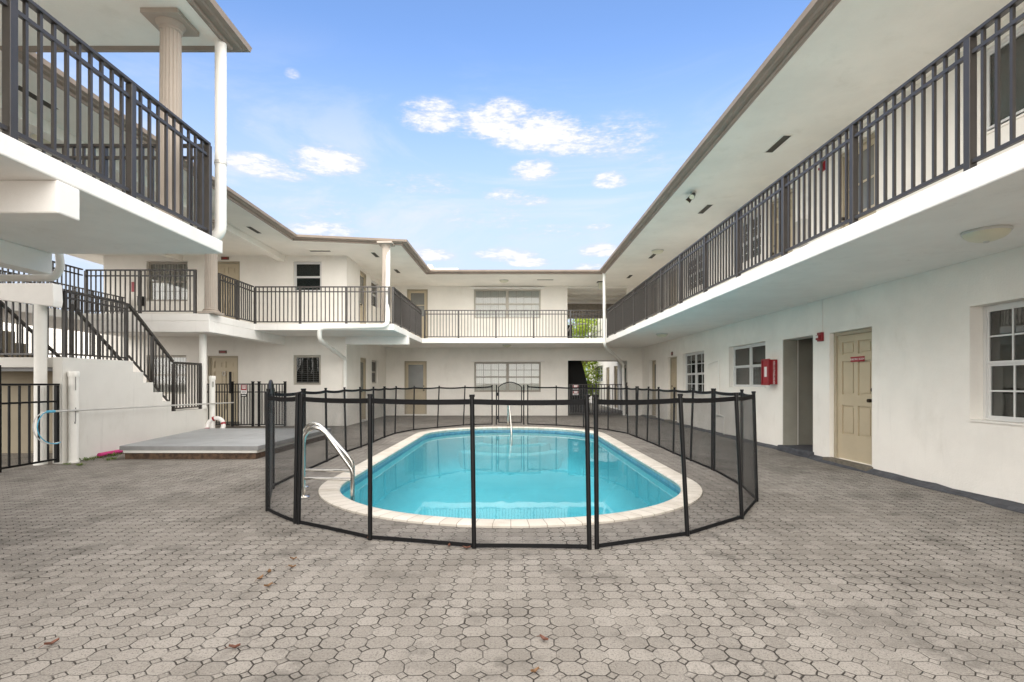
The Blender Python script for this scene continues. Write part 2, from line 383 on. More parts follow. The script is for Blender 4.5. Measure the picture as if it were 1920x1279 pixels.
class MB:
    def __init__(s): s.v = []; s.f = []
    def add(s, vs, fs):
        k = len(s.v); s.v += [Vector(x) for x in vs]; s.f += [tuple(i+k for i in f) for f in fs]; return s
    def box(s, x0, x1, y0, y1, z0, z1):
        return s.add([(x0,y0,z0),(x1,y0,z0),(x1,y1,z0),(x0,y1,z0),(x0,y0,z1),(x1,y0,z1),(x1,y1,z1),(x0,y1,z1)],
                     [(0,3,2,1),(4,5,6,7),(0,1,5,4),(1,2,6,5),(2,3,7,6),(3,0,4,7)])
    def fbox(s, F, u0, u1, d0, d1, z0, z1):
        c = [F.p(u,d,z) for z in (z0,z1) for (u,d) in ((u0,d0),(u1,d0),(u1,d1),(u0,d1))]
        return s.add(c, [(0,3,2,1),(4,5,6,7),(0,1,5,4),(1,2,6,5),(2,3,7,6),(3,0,4,7)])
    def frame(s, F, u0, u1, d0, d1, z0, z1, w, wt=None, wb=None):
        """four bars butted end to end round a rectangle"""
        wt = w if wt is None else wt; wb = w if wb is None else wb
        s.fbox(F, u0, u0+w, d0, d1, z0, z1); s.fbox(F, u1-w, u1, d0, d1, z0, z1)
        s.fbox(F, u0+w, u1-w, d0, d1, z1-wt, z1)
        if wb: s.fbox(F, u0+w, u1-w, d0, d1, z0, z0+wb)
        return s
    def beam(s, a, b, w, h, up=(0,0,1)):
        a, b = Vector(a), Vector(b); d = (b-a).normalized(); sd = d.cross(Vector(up)).normalized(); u = sd.cross(d)
        c = [p + sd*i*w/2 + u*j*h/2 for p in (a,b) for (i,j) in ((-1,-1),(1,-1),(1,1),(-1,1))]
        return s.add(c, [(0,3,2,1),(4,5,6,7),(0,1,5,4),(1,2,6,5),(2,3,7,6),(3,0,4,7)])
    def prism(s, pts, z0, z1):
        n = len(pts)
        return s.add([(x,y,z0) for x,y in pts]+[(x,y,z1) for x,y in pts],
                     [tuple(range(n-1,-1,-1)), tuple(range(n,2*n))]+[(i,(i+1)%n,n+(i+1)%n,n+i) for i in range(n)])
    def prism_yz(s, pts, x0, x1):
        n = len(pts)
        return s.add([(x0,y,z) for y,z in pts]+[(x1,y,z) for y,z in pts],
                     [tuple(range(n-1,-1,-1)), tuple(range(n,2*n))]+[(i,(i+1)%n,n+(i+1)%n,n+i) for i in range(n)])
    def prism_xz(s, pts, y0, y1):
        n = len(pts)
        return s.add([(x,y0,z) for x,z in pts]+[(x,y1,z) for x,z in pts],
                     [tuple(range(n-1,-1,-1)), tuple(range(n,2*n))]+[(i,(i+1)%n,n+(i+1)%n,n+i) for i in range(n)])
    def tube(s, path, r, n=10, closed=False, taper=None, flat=1.0):
        P = [Vector(p) for p in path]; m = len(P); rings = []
        t0 = (P[1]-P[0]).normalized(); ref = Vector((0,0,1)) if abs(t0.z) < .9 else Vector((1,0,0))
        for i in range(m):
            if closed: t = (P[(i+1)%m]-P[i-1]).normalized()
            else: t = (P[min(i+1,m-1)]-P[max(i-1,0)]).normalized()
            a = t.cross(ref)
            if a.length < 1e-4: a = t.cross(Vector((0,1,0)))
            a.normalize(); b = a.cross(t); ref = b if abs(b.length-1) < .1 else ref
            rr = r if taper is None else r*(1+(taper-1)*i/(m-1))
            rings.append([P[i]+(a*math.cos(2*math.pi*k/n)+b*flat*math.sin(2*math.pi*k/n))*rr for k in range(n)])
        vs = [v for g in rings for v in g]; fs = []
        for i in range(m if closed else m-1):
            j = (i+1) % m
            for k in range(n): fs.append((i*n+k, i*n+(k+1)%n, j*n+(k+1)%n, j*n+k))
        if not closed: fs += [tuple(range(n-1,-1,-1)), tuple((m-1)*n+k for k in range(n))]
        return s.add(vs, fs)
    def lathe(s, prof, c, n=24, axis='z', flute=None):
        cx, cy, cz = c; vs = []; fs = []
        for (r, h) in prof:
            for k in range(n):
                a = 2*math.pi*k/n; q = r*(1-(flute[1] if flute and (k % flute[0]) else 0))
                if axis == 'z': vs.append((cx+q*math.cos(a), cy+q*math.sin(a), cz+h))
                elif axis == 'x': vs.append((cx+h, cy+q*math.cos(a), cz+q*math.sin(a)))
                else: vs.append((cx+q*math.cos(a), cy+h, cz+q*math.sin(a)))
        m = len(prof)
        for i in range(m-1):
            for k in range(n): fs.append((i*n+k, i*n+(k+1)%n, (i+1)*n+(k+1)%n, (i+1)*n+k))
        fs += [tuple(range(n-1,-1,-1)), tuple((m-1)*n+k for k in range(n))]
        return s.add(vs, fs)
    def build(s, name, mat, parent=None, smooth=False, bevel=0, origin=None, fix=True):
        me = bpy.data.meshes.new(name)
        o0 = org(parent) if parent else (Vector(origin) if origin else Vector((0,0,0)))
        me.from_pydata([v-o0 for v in s.v], [], s.f)
        if fix:
            bm = bmesh.new(); bm.from_mesh(me); bmesh.ops.recalc_face_normals(bm, faces=bm.faces); bm.to_mesh(me); bm.free()
        if smooth:
            for p in me.polygons: p.use_smooth = True
        me.materials.append(M[mat] if isinstance(mat, str) else mat)
        o = bpy.data.objects.new(name, me); COL.objects.link(o)
        if parent: o.parent = parent
        else: o.location = o0
        ORIGIN[o.name] = o0
        if bevel:
            b = o.modifiers.new('edge', 'BEVEL'); b.width = bevel; b.segments = 2; b.limit_method = 'ANGLE'; b.angle_limit = R(40)
        if smooth:
            try: me.set_sharp_from_angle(angle=R(40))
            except Exception: pass
        return o

def tag(o, label=None, cat=None, group=None, kind=None):
    if label: o['label'] = label
    if cat: o['category'] = cat
    if group: o['group'] = group
    if kind: o['kind'] = kind
    return o
def thing(name, label, cat, loc, group=None):
    o = bpy.data.objects.new(name, None); COL.objects.link(o); o.location = loc; o.empty_display_size = .2
    ORIGIN[o.name] = Vector(loc)
    return tag(o, label, cat, group)
def lettering(text, size, parent, mat, loc, rot, align='CENTER'):
    c = bpy.data.curves.new('lettering', 'FONT'); c.body = text; c.size = size; c.align_x = align; c.align_y = 'CENTER'; c.extrude = .0008
    tmp = bpy.data.objects.new('lettering', c); COL.objects.link(tmp)
    dg = bpy.context.evaluated_depsgraph_get(); me = bpy.data.meshes.new_from_object(tmp.evaluated_get(dg))
    bpy.data.objects.remove(tmp); me.materials.clear(); me.materials.append(M[mat]); o = bpy.data.objects.new('lettering', me); COL.objects.link(o)
    o.parent = parent; o.location = Vector(loc)-org(parent); o.rotation_euler = rot
    return o

def wall(F, length, z0, z1, th, holes, mat, parent, name='wall'):
    """a closed slab of wall with rectangular holes (u0,u1,z0,z1)"""
    us = sorted({0, length, *[h[0] for h in holes], *[h[1] for h in holes]}); us = [u for u in us if 0 <= u <= length]
    zs = sorted({z0, z1, *[min(max(h[2],z0),z1) for h in holes], *[min(max(h[3],z0),z1) for h in holes]})
    nu, nz = len(us)-1, len(zs)-1
    def solid(i, j):
        if not (0 <= i < nu and 0 <= j < nz): return False
        cu, cz = (us[i]+us[i+1])/2, (zs[j]+zs[j+1])/2
        return not any(h[0] < cu < h[1] and h[2] < cz < h[3] for h in holes)
    idx = {}; vs = []; fs = []
    def V(i, j, d):
        if (i,j,d) not in idx: idx[(i,j,d)] = len(vs); vs.append(F.p(us[i], -th*d, zs[j]))
        return idx[(i,j,d)]
    for i in range(nu):
        for j in range(nz):
            if not solid(i, j): continue
            fs.append((V(i,j,0),V(i+1,j,0),V(i+1,j+1,0),V(i,j+1,0))); fs.append((V(i,j,1),V(i,j+1,1),V(i+1,j+1,1),V(i+1,j,1)))
            if not solid(i-1,j): fs.append((V(i,j,0),V(i,j+1,0),V(i,j+1,1),V(i,j,1)))
            if not solid(i+1,j): fs.append((V(i+1,j,0),V(i+1,j,1),V(i+1,j+1,1),V(i+1,j+1,0)))
            if not solid(i,j-1): fs.append((V(i,j,0),V(i,j,1),V(i+1,j,1),V(i+1,j,0)))
            if not solid(i,j+1): fs.append((V(i,j+1,0),V(i+1,j+1,0),V(i+1,j+1,1),V(i,j+1,1)))
    return MB().add(vs, fs).build(name, mat, parent)

def window(F, u0, u1, z0, z1, parent, rec=.09, units=1, cols=2, rows=2, fm='whiteframe', back='blinds', mid=.5, hood=False, glass='glass', sill=True, lower_open=False, mun=.018):
    g = .004
    a0, a1, b0, b1 = u0+g, u1-g, z0+g, z1-g
    fr = MB(); fw = .038
    fr.frame(F, a0, a1, -rec-.05, -rec, b0, b1, fw)
    uw = (a1-a0-2*fw)/units
    if units > 1:
        for k in range(1, units): fr.fbox(F, a0+fw+k*uw-.03, a0+fw+k*uw+.03, -rec-.045, -rec+.004, b0+fw, b1-fw)
    w = fr.build('window', fm, parent)
    zm = b0+fw+(b1-b0-2*fw)*mid
    for k in range(units):
        s0 = a0+fw+k*uw+(.03 if k else 0); s1 = a0+fw+(k+1)*uw-(.03 if k < units-1 else 0)
        sb = MB()
        for (q0, q1, d) in ((b0+fw, zm, -.016), (zm, b1-fw, 0)):
            sb.frame(F, s0, s1, -rec-.034+d, -rec-.010+d, q0, q1, .028)
            for c in range(1, cols): x = s0+.028+(s1-s0-.056)*c/cols; sb.fbox(F, x-mun/2, x+mun/2, -rec-.030+d, -rec-.014+d, q0+.028, q1-.028)
            for r_ in range(1, rows):
                zz = q0+.028+(q1-q0-.056)*r_/rows
                for c in range(cols):
                    x0 = s0+.028+(s1-s0-.056)*c/cols+(mun/2 if c else 0); x1 = s0+.028+(s1-s0-.056)*(c+1)/cols-(mun/2 if c < cols-1 else 0)
                    sb.fbox(F, x0, x1, -rec-.029+d, -rec-.015+d, zz-mun/2, zz+mun/2)
        sb.build('sash', fm, w)
        MB().fbox(F, s0+.01, s1-.01, -rec-.024, -rec-.021, zm, b1-fw-.01).fbox(F, s0+.01, s1-.01, -rec-.040, -rec-.037, b0+fw+.01, zm).build('pane', glass, w)
    if back in ('blinds', 'blinds_grey'):
        bl = MB(); x = a0+.02; nb = max(3, int((a1-a0-.04)/.085)); st = (a1-a0-.04)/nb
        for k in range(nb):
            x = a0+.02+k*st
            p0, p1 = F.p(x, -rec-.098, 0), F.p(x+st*.97, -rec-.056, 0)
            bl.add([p0+Vector((0,0,b0+.02)), p1+Vector((0,0,b0+.02)), p1+Vector((0,0,b1-.02)), p0+Vector((0,0,b1-.02))], [(0,1,2,3)])
        bl.build('blinds', back, w, fix=False)
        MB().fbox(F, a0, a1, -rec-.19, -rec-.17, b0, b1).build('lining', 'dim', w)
    else:
        MB().fbox(F, a0, a1, -rec-.12, -rec-.10, b0, b1).build('lining', back, w)
    if sill: MB().fbox(F, u0+.002, u1-.002, -rec+.001, .018, z0+.001, z0+.022).build('sill', 'stucco' if fm != 'brownframe' else 'brownframe', w)
    if hood: MB().fbox(F, u0-.14, u1+.14, .001, .085, z1+.015, z1+.075).build('window_hood', 'white', w, bevel=.006)
    return w

def door(F, u0, u1, z0, z1, parent, kind='panel', rec=.10, handle='hi', sill=True, label=None, knocker=False):
    g = .004; a0, a1, b0, b1 = u0+g, u1-g, z0, z1-g
    fr = MB(); fw = .055
    fr.frame(F, a0, a1, -rec-.06, -rec+.03, b0, b1, fw, wb=0)
    d0 = a0+fw+.003; d1 = a1-fw-.003; c0 = b0+.012; c1 = b1-fw-.003; W = d1-d0; H = c1-c0
    fdoor = fr.build('door_frame', 'door_frame', parent)
    leaf = MB()
    st = .105 if W > .6 else .08
    if kind == 'panel':
        xs = [(0, st), (W/2-st*.45, W/2+st*.45), (W-st, W)]
        zb = [(0, .20*H), (.45*H-.03, .52*H), (.79*H, .845*H), (.945*H, H)]
        zo = [(zb[0][1], zb[1][0]), (zb[1][1], zb[2][0]), (zb[2][1], zb[3][0])]
        for (p, q) in xs[::2]: leaf.fbox(F, d0+p, d0+q, -rec-.035, -rec, c0, c1)
        leaf.fbox(F, d0+xs[1][0], d0+xs[1][1], -rec-.035, -rec, c0+zb[0][1], c0+zb[3][0])
        for (p, q) in (zb[0], zb[3]): leaf.fbox(F, d0+st, d1-st, -rec-.035, -rec, c0+p, c0+q)
        for (p, q) in (zb[1], zb[2]):
            leaf.fbox(F, d0+st, d0+xs[1][0], -rec-.035, -rec, c0+p, c0+q); leaf.fbox(F, d0+xs[1][1], d1-st, -rec-.035, -rec, c0+p, c0+q)
        for (p, q) in zo:
            for (l, r_) in ((st, xs[1][0]), (xs[1][1], W-st)):
                leaf.fbox(F, d0+l, d0+r_, -rec-.034, -rec-.024, c0+p, c0+q)
                leaf.fbox(F, d0+l+.032, d0+r_-.032, -rec-.024, -rec-.008, c0+p+.032, c0+q-.032)
    else:
        zg = .50*H; 
        leaf.frame(F, d0, d1, -rec-.035, -rec, c0, c1, .085, wt=.085, wb=.20)
        leaf.fbox(F, d0+.085, d1-.085, -rec-.035, -rec, c0+zg-.09, c0+zg)
        nb = 4
        for k in range(nb):
            q0 = c0+.20+(zg-.29)*k/nb; q1 = c0+.20+(zg-.29)*(k+1)/nb
            leaf.fbox(F, d0+.085, d1-.085, -rec-.030, -rec-.012, q0+.008, q1-.008)
        leaf.fbox(F, d0+.085, d1-.085, -rec-.032, -rec-.020, c0+.20, c0+zg-.09)
    lf = leaf.build('door', 'door', parent)
    if label: lf['label'] = label
    if kind != 'panel':
        MB().fbox(F, d0+.080, d1-.080, -rec-.024, -rec-.014, c0+zg-.004, c1-.081).build('pane', 'frosted', lf)
        if kind == 'glass2': MB().fbox(F, d0+.085, d1-.085, -rec-.013, -rec-.002, c0+zg+(H-zg)*.42, c0+zg+(H-zg)*.45).build('glazing_bar', 'door', lf)
    hx = d1-.06 if handle == 'hi' else d0+.06
    pz = c0+.95
    k1 = F.p(hx, -rec, pz); dirn = F.n
    hb = MB(); hb.tube([k1-dirn*.002, k1+dirn*.045], .012, 8); hb.tube([k1+dirn*.04, k1+dirn*.05, k1+dirn*.07, k1+dirn*.078], .027, 10)
    hb.tube([k1-dirn*.001, k1+dirn*.008], .032, 12)
    hb.build('handle', 'bronze', lf, smooth=True)
    k2 = F.p(hx, -rec, pz+.16); MB().tube([k2-dirn*.001, k2+dirn*.02], .026, 12).build('deadbolt', 'bronze', lf, smooth=True)
    if knocker:
        kc = F.p((d0+d1)/2, -rec+.012, c0+1.45)
        MB().tube([kc+F.u*(.045*math.cos(a))+Vector((0,0,.06*math.sin(a))) for a in [i*math.pi/8 for i in range(16)]], .010, 6, closed=True).build('knocker', 'alu', lf, smooth=True)
    for hz in (.2, .95, 1.75):
        hh = d0-.004 if handle == 'hi' else d1+.004
        MB().fbox(F, hh-.008, hh+.008, -rec-.004, -rec+.010, c0+hz, c0+hz+.10).build('hinge', 'door_frame', lf)
    if sill: MB().fbox(F, u0-.03, u1+.03, -rec+.04, .10, z0-.16, z0+.006).build('threshold', 'sill', parent, bevel=.012)
    return lf

def plaque(F, u, z, label, w=.22, h=.12):
    o = thing('number_plaque', label, 'plaque', F.p(u, 0, z), 'number plaques above the doors')
    MB().fbox(F, u-w/2, u+w/2, .001, .018, z-h/2, z+h/2).build('plate', 'brass', o, bevel=.003)
    MB().fbox(F, u-w*.30, u+w*.30, .0185, .021, z-h*.2, z+h*.2).build('raised_face', 'red', o)
    return o

# ------------------------------------------------------------------ ground, paving and pool
PC = (0, 10.0)
def stadium(a, b, yc0=6.9, yc1=13.1, n=40, cx=0):
    """rounded pool outline: half ellipse, straight sides, half ellipse"""
    pts = []
    for i in range(n+1):
        t = math.pi*i/n; pts.append((cx - a*math.cos(t), yc0 - b*math.sin(t)))
    m = 14
    for i in range(1, m): pts.append((cx + a, yc0+(yc1-yc0)*i/m))
    for i in range(n+1):
        t = math.pi*i/n; pts.append((cx + a*math.cos(t), yc1 + b*math.sin(t)))
    for i in range(1, m): pts.append((cx - a, yc1-(yc1-yc0)*i/m))
    return pts
OUT = stadium(2.40, 2.22); INN = stadium(2.165, 1.985)

def build_ground():
    hole = stadium(2.38, 2.20)
    X0, X1, Y0, Y1 = -16, 16, -12, 36
    def ray(p):
        dx, dy = p[0]-PC[0], p[1]-PC[1]; t = 1e9
        for (e, d, c) in ((X0, dx, PC[0]), (X1, dx, PC[0]), (Y0, dy, PC[1]), (Y1, dy, PC[1])):
            if abs(d) > 1e-9 and (e-c)/d > 0: t = min(t, (e-c)/d)
        return (PC[0]+dx*t, PC[1]+dy*t)
    n = len(hole); vs = [(x,y,0) for x,y in hole]
    outer = [ray(p) for p in hole]
    vs += [(x,y,0) for x,y in outer]; fs = [(i,(i+1)%n,n+(i+1)%n,n+i) for i in range(n)]
    # fill in the four corners
    for c in ((X0,Y0),(X1,Y0),(X1,Y1),(X0,Y1)):
        for i in range(n):
            a, b = outer[i], outer[(i+1)%n]
            on = lambda p: (abs(p[0]-X0)<1e-6, abs(p[0]-X1)<1e-6, abs(p[1]-Y0)<1e-6, abs(p[1]-Y1)<1e-6)
            if not any(p and q for p, q in zip(on(a), on(b))):
                m = ((a[0]+b[0])/2, (a[1]+b[1])/2)
                if (m[0]-c[0])**2+(m[1]-c[1])**2 < 60:
                    vs.append((c[0],c[1],0)); fs.append((n+i, n+(i+1)%n, len(vs)-1))
    o = MB().add(vs, fs).build('courtyard_paving', 'pavers'); tag(o, kind='structure')
    if o.data.polygons[0].normal.z < 0: o.data.flip_normals()
    B = 400
    g = MB()
    for (a, b, c, d) in ((-B, B, -B, Y0), (-B, B, Y1, B), (-B, X0, Y0, Y1), (X1, B, Y0, Y1)):
        g.add([(a,c,-.004),(b,c,-.004),(b,d,-.004),(a,d,-.004)], [(0,1,2,3)])
    tag(g.build('ground', 'asphalt', fix=False), kind='structure')
build_ground()

def build_pool():
    pool = thing('swimming_pool', 'turquoise rounded swimming pool with cream tile coping inside the mesh fence', 'swimming pool', (0, 10, 0))
    n = len(OUT)
    def ring(prof):
        """prof: list of (outline, z)"""
        vs = []; fs = []
        for (ol, z) in prof: vs += [(x,y,z) for x,y in ol]
        for k in range(len(prof)-1):
            for i in range(n): fs.append((k*n+i, k*n+(i+1)%n, (k+1)*n+(i+1)%n, (k+1)*n+i))
        return vs, fs
    ri = stadium(2.18, 2.0); ri2 = stadium(2.19, 2.01)
    vs, fs = ring([(OUT, -.03), (OUT, .018), (stadium(2.38,2.20), .026), (stadium(2.20,2.02), .026), (INN, .018), (stadium(2.155,1.975), .0), (ri, -.035), (ri2, -.055)])
    cp = MB().add(vs, fs).build('coping', 'coping', pool, fix=True)
    uvl = cp.data.uv_layers.new(name='UVMap')
    arc = [0]
    for i in range(n):
        a, b = OUT[i], OUT[(i+1)%n]; arc.append(arc[-1]+math.hypot(a[0]-b[0], a[1]-b[1]))
    tot = arc[-1]; N = round(tot/.165)
    for poly in cp.data.polygons:
        ks = [cp.data.loops[li].vertex_index % n for li in poly.loop_indices]; wrap = (n-1 in ks and 0 in ks)
        for li, k in zip(poly.loop_indices, ks):
            s_ = arc[k] if not (wrap and k == 0) else tot
            uvl.data[li].uv = (s_/tot*N, 0)
    for p in cp.data.polygons: p.use_smooth = True
    cp.data.set_sharp_from_angle(angle=R(50))
    vs, fs = ring([(ri2, -.05), (ri2, -.15)]); MB().add(vs, fs).build('waterline_tile', 'tile', pool, fix=False)
    prof = [(ri2, -.15), (ri2, -.70)]
    for k in range(1, 6):
        t = k/5*math.pi/2; prof.append((stadium(2.19-.35*(1-math.cos(t)), 2.01-.35*(1-math.cos(t))), -.70-.35*math.sin(t)))
    vs, fs = ring(prof); m = len(prof)-1; fs.append(tuple(m*n+i for i in range(n)))
    MB().add(vs, fs).build('basin', 'plaster', pool, smooth=True, fix=False)
    # curved entry steps at the far end
    for k, (hw, yf, z) in enumerate(((1.45, 13.75, -.60), (1.12, 14.12, -.41), (.78, 14.48, -.23))):
        vs = []; fs = []; n2 = 24
        for i in range(n2+1):
            x = hw*(-1+2*i/n2); yb = 13.1+2.0*math.sqrt(1-(x/2.18)**2)+.03; yfr = yb-.02-(yb-yf)*math.sqrt(max(0, 1-(x/hw)**2))
            vs += [(x,yfr,-1.08-.01*k), (x,yfr,z-.03), (x,yfr+.03,z), (x,yb+.02,z), (x,yb+.02,-1.08-.01*k)]
        for i in range(n2):
            for j in range(4): fs.append((i*5+j, (i+1)*5+j, (i+1)*5+j+1, i*5+j+1))
        MB().add(vs, fs).build('entry_step', 'pool_white', pool, fix=True)
    w = MB(); wl = stadium(2.188, 2.008); w.add([(x,y,-.105) for x,y in wl], [tuple(range(n))])
    w.build('water_surface', 'water', pool, fix=False)
    return pool
build_pool()

# ------------------------------------------------------------------ pool rails
def pool_ladder(y, xl, xp, label):
    o = thing('grab_rail', label, 'grab rail', (xl, y, 0), 'ladder rails at the near end of the pool')
    # outline in the X-Z plane: deck leg, rounded top, slope down to the pool leg
    key = [(xl,.0),(xl,.62),(xl+.015,.70),(xl+.06,.765),(xl+.13,.795),(xl+.20,.775),(xl+.26,.725),(xp-.05,.375),(xp-.012,.32),(xp,.26),(xp,-.45)]
    MB().tube([(x, y, z) for x, z in key], .024, 14).build('rail_tube', 'steel', o, smooth=True)
    MB().tube([(xl+.02, y, .215), (xp-.02, y, .205)], .019, 12).build('brace_tube', 'steel', o, smooth=True)
    MB().lathe([(.075,.0),(.075,.010),(.055,.022),(.026,.03)], (xl, y, .001), 20).build('escutcheon', 'steel', o, smooth=True)
    return o
pool_ladder(5.93, -2.35, -1.79, 'nearer of two steel grab rails at the near pool ladder')
pool_ladder(6.50, -2.58, -1.96, 'farther of two steel grab rails at the near pool ladder')
o = thing('handrail', 'single steel handrail over the curved pool entry steps', 'handrail', (-.05, 15.5, 0))
MB().tube([(-.07,15.45,0),(-.07,15.4,.62),(-.06,15.3,.74),(-.05,15.15,.78),(-.04,15.0,.76),(.0,14.55,.35),(.02,14.3,.12),(.03,14.2,-.05),(.03,14.2,-.5)], .026, 12).build('rail_tube', 'steel', o, smooth=True)
MB().lathe([(.07,0),(.07,.01),(.03,.025)], (-.07,15.45,.001), 16).build('escutcheon', 'steel', o, smooth=True)

# ------------------------------------------------------------------ mesh pool fence
def fence_section(label, posts, sag=.018):
    """posts: (x, y, top x shift, height); one removable length of mesh fence"""
    o = thing('mesh_fence', label, 'fence', (posts[0][0], posts[0][1], 0), 'removable mesh fence round the pool')
    tops = []
    for k, (x, y, sx, h) in enumerate(posts):
        r = .0185
        MB().tube([(x, y, 0), (x+sx*.5, y, h*.5), (x+sx, y, h)], r, 10).build('post', 'black', o, smooth=True)
        MB().tube([(x+sx*.985, y, h-.002), (x+sx*1.0, y, h+.018)], r+.004, 10).build('post_cap', 'black', o)
        tops.append((Vector((x,y,0)), Vector((x+sx, y, h))))
    for (b0, t0), (b1, t1) in zip(tops[:-1], tops[1:]):
        L = (b1-b0).length; nn = 10; vs = []; zz = 7
        top0 = b0.lerp(t0, .968); top1 = b1.lerp(t1, .968)
        lo0 = b0.lerp(t0, .018); lo1 = b1.lerp(t1, .018)
        bind_t = []; bind_b = []
        nrm = Vector((-(b1-b0).y, (b1-b0).x, 0)).normalized()
        for i in range(nn+1):
            s = i/nn; c = 4*s*(1-s)
            for j in range(zz+1):
                q = j/zz
                lo = lo0.lerp(lo1, s); hi = top0.lerp(top1, s) - Vector((0,0,sag*L*c))
                p = lo.lerp(hi, q) + nrm*(.012*math.sin(s*math.pi)*math.sin(q*5+x))
                vs.append(p)
            bind_b.append(vs[i*(zz+1)]); bind_t.append(vs[i*(zz+1)+zz])
        fs = [(i*(zz+1)+j, (i+1)*(zz+1)+j, (i+1)*(zz+1)+j+1, i*(zz+1)+j+1) for i in range(nn) for j in range(zz)]
        pn = MB().add(vs, fs).build('mesh_panel', 'mesh', o, smooth=True, fix=False)
        for path, hgt, nm in ((bind_t, .042, 'top_binding'), (bind_b, .030, 'bottom_binding')):
            vv = []; ff = []
            for i, p in enumerate(path):
                for (dz, dn) in ((-hgt/2,-.005),(-hgt/2,.005),(hgt/2,.005),(hgt/2,-.005)): vv.append(p+nrm*dn+Vector((0,0,dz)))
            for i in range(nn):
                for k in range(4): ff.append((i*4+k, i*4+(k+1)%4, (i+1)*4+(k+1)%4, (i+1)*4+k))
            ff += [(3,2,1,0), (nn*4,nn*4+1,nn*4+2,nn*4+3)]
            MB().add(vv, ff).build(nm, 'strap', pn)
    return o
fence_section('near run of black mesh fence with five posts, crossing in front of the pool',
    [(-1.95,4.81,.03,1.19),(-1.163,4.333,.0,1.19),(-.285,4.11,-.017,1.19),(.617,4.083,-.021,1.19)], sag=.008)
fence_section('near corner run of black mesh fence with leaning posts beside the gap in front',
    [(.677,4.096,-.008,1.19),(1.504,4.44,-.062,1.19),(2.213,4.996,-.056,1.19),(2.706,5.74,-.035,1.19),(2.90,6.55,.0,1.2),(3.01,7.72,.005,1.2)], sag=.012)
fence_section('side run of mesh fence between the pool and the red extinguisher box wall',
    [(3.01,7.80,.005,1.2),(2.997,8.69,.04,1.2),(2.99,9.59,.02,1.2),(3.02,10.6,-.015,1.2),(3.01,11.5,.03,1.2),(2.99,12.37,.03,1.2)])
fence_section('rounded far corner run of mesh fence before the passage gate',
    [(2.99,12.42,.0,1.2),(2.98,13.27,-.02,1.2),(2.67,14.3,.01,1.2),(2.13,15.2,-.01,1.2),(1.39,15.85,.0,1.2),(.54,16.27,.0,1.22)])
fence_section('rounded far corner run of mesh fence before the tan half-glass door',
    [(-.57,16.27,.0,1.22),(-1.43,15.9,.05,1.2),(-2.10,15.05,.05,1.2),(-2.65,14.3,.02,1.2),(-2.93,13.27,.03,1.2),(-2.98,12.40,.0,1.2)])
fence_section('side run of mesh fence between the pool and the grey platform',
    [(-2.98,12.34,.0,1.2),(-2.98,11.37,-.0,1.2),(-3.0,10.5,-.02,1.2),(-3.06,9.73,-.03,1.2),(-3.02,8.6,-.02,1.2),(-3.0,7.62,.0,1.2)])
fence_section('short run of mesh fence between side corner and the near arched gate',
    [(-3.0,7.54,.0,1.2),(-2.95,6.5,.0,1.2)])

def arch_gate(a, b, label, lat=None, h=1.17, rise=.15):
    o = thing('pool_gate', label, 'gate', (a[0], a[1], 0), 'arched gates in the pool fence')
    A, B = Vector((a[0], a[1], 0)), Vector((b[0], b[1], 0)); d = B-A; u = d.normalized(); L = d.length
    for P in (A-u*.035, B+u*.035): MB().tube([P, P+Vector((0,0,h+.07))], .020, 10).build('post', 'black', o, smooth=True)
    pts = [A+u*.03+Vector((0,0,.06)), A+u*.03+Vector((0,0,h))]
    for i in range(1, 12): s = i/12; pts.append(A+u*(.03+(L-.06)*s)+Vector((0,0,h+rise*math.sin(math.pi*s)**.8)))
    pts += [B-u*.03+Vector((0,0,h)), B-u*.03+Vector((0,0,.06))]
    MB().tube(pts, .017, 10).build('gate_frame', 'black', o, smooth=True)
    MB().tube([A+u*.03+Vector((0,0,.07)), B-u*.03+Vector((0,0,.07))], .015, 8).build('bottom_bar', 'black', o, smooth=True)
    n = 10; vs = []; fs = []
    for i in range(n+1):
        s = i/n; q = A+u*(.03+(L-.06)*s)
        vs += [q+Vector((0,0,.08)), q+Vector((0,0,.6)), q+Vector((0,0,h+rise*math.sin(math.pi*s)**.8-.01))]
    for i in range(n):
        for j in range(2): fs.append((i*3+j, (i+1)*3+j, (i+1)*3+j+1, i*3+j+1))
    MB().add(vs, fs).build('mesh_panel', 'mesh', o, fix=False)
    for z in (.22, .95):
        MB().beam(A-u*.04+Vector((0,0,z)), A+u*.05+Vector((0,0,z)), .045, .11).build('hinge', 'black', o, bevel=.006)
    P = B+u*.035; MB().beam(P+Vector((0,0,h-.18)), P+Vector((0,0,h+.02)), .05, .05, up=(1,0,0)).build('latch', 'black', o, bevel=.006)
    return o
arch_gate((-.40,16.27), (.38,16.27), 'far arched mesh gate in front of the wide lower window')
arch_gate((-2.90,6.38), (-2.50,5.40), 'near arched mesh gate seen edge-on beside the grey platform')
fence_section('single mesh panel with thick dark post joining the near arched gate',
    [(-2.47,5.31,.0,1.19),(-1.99,4.835,.02,1.19)])

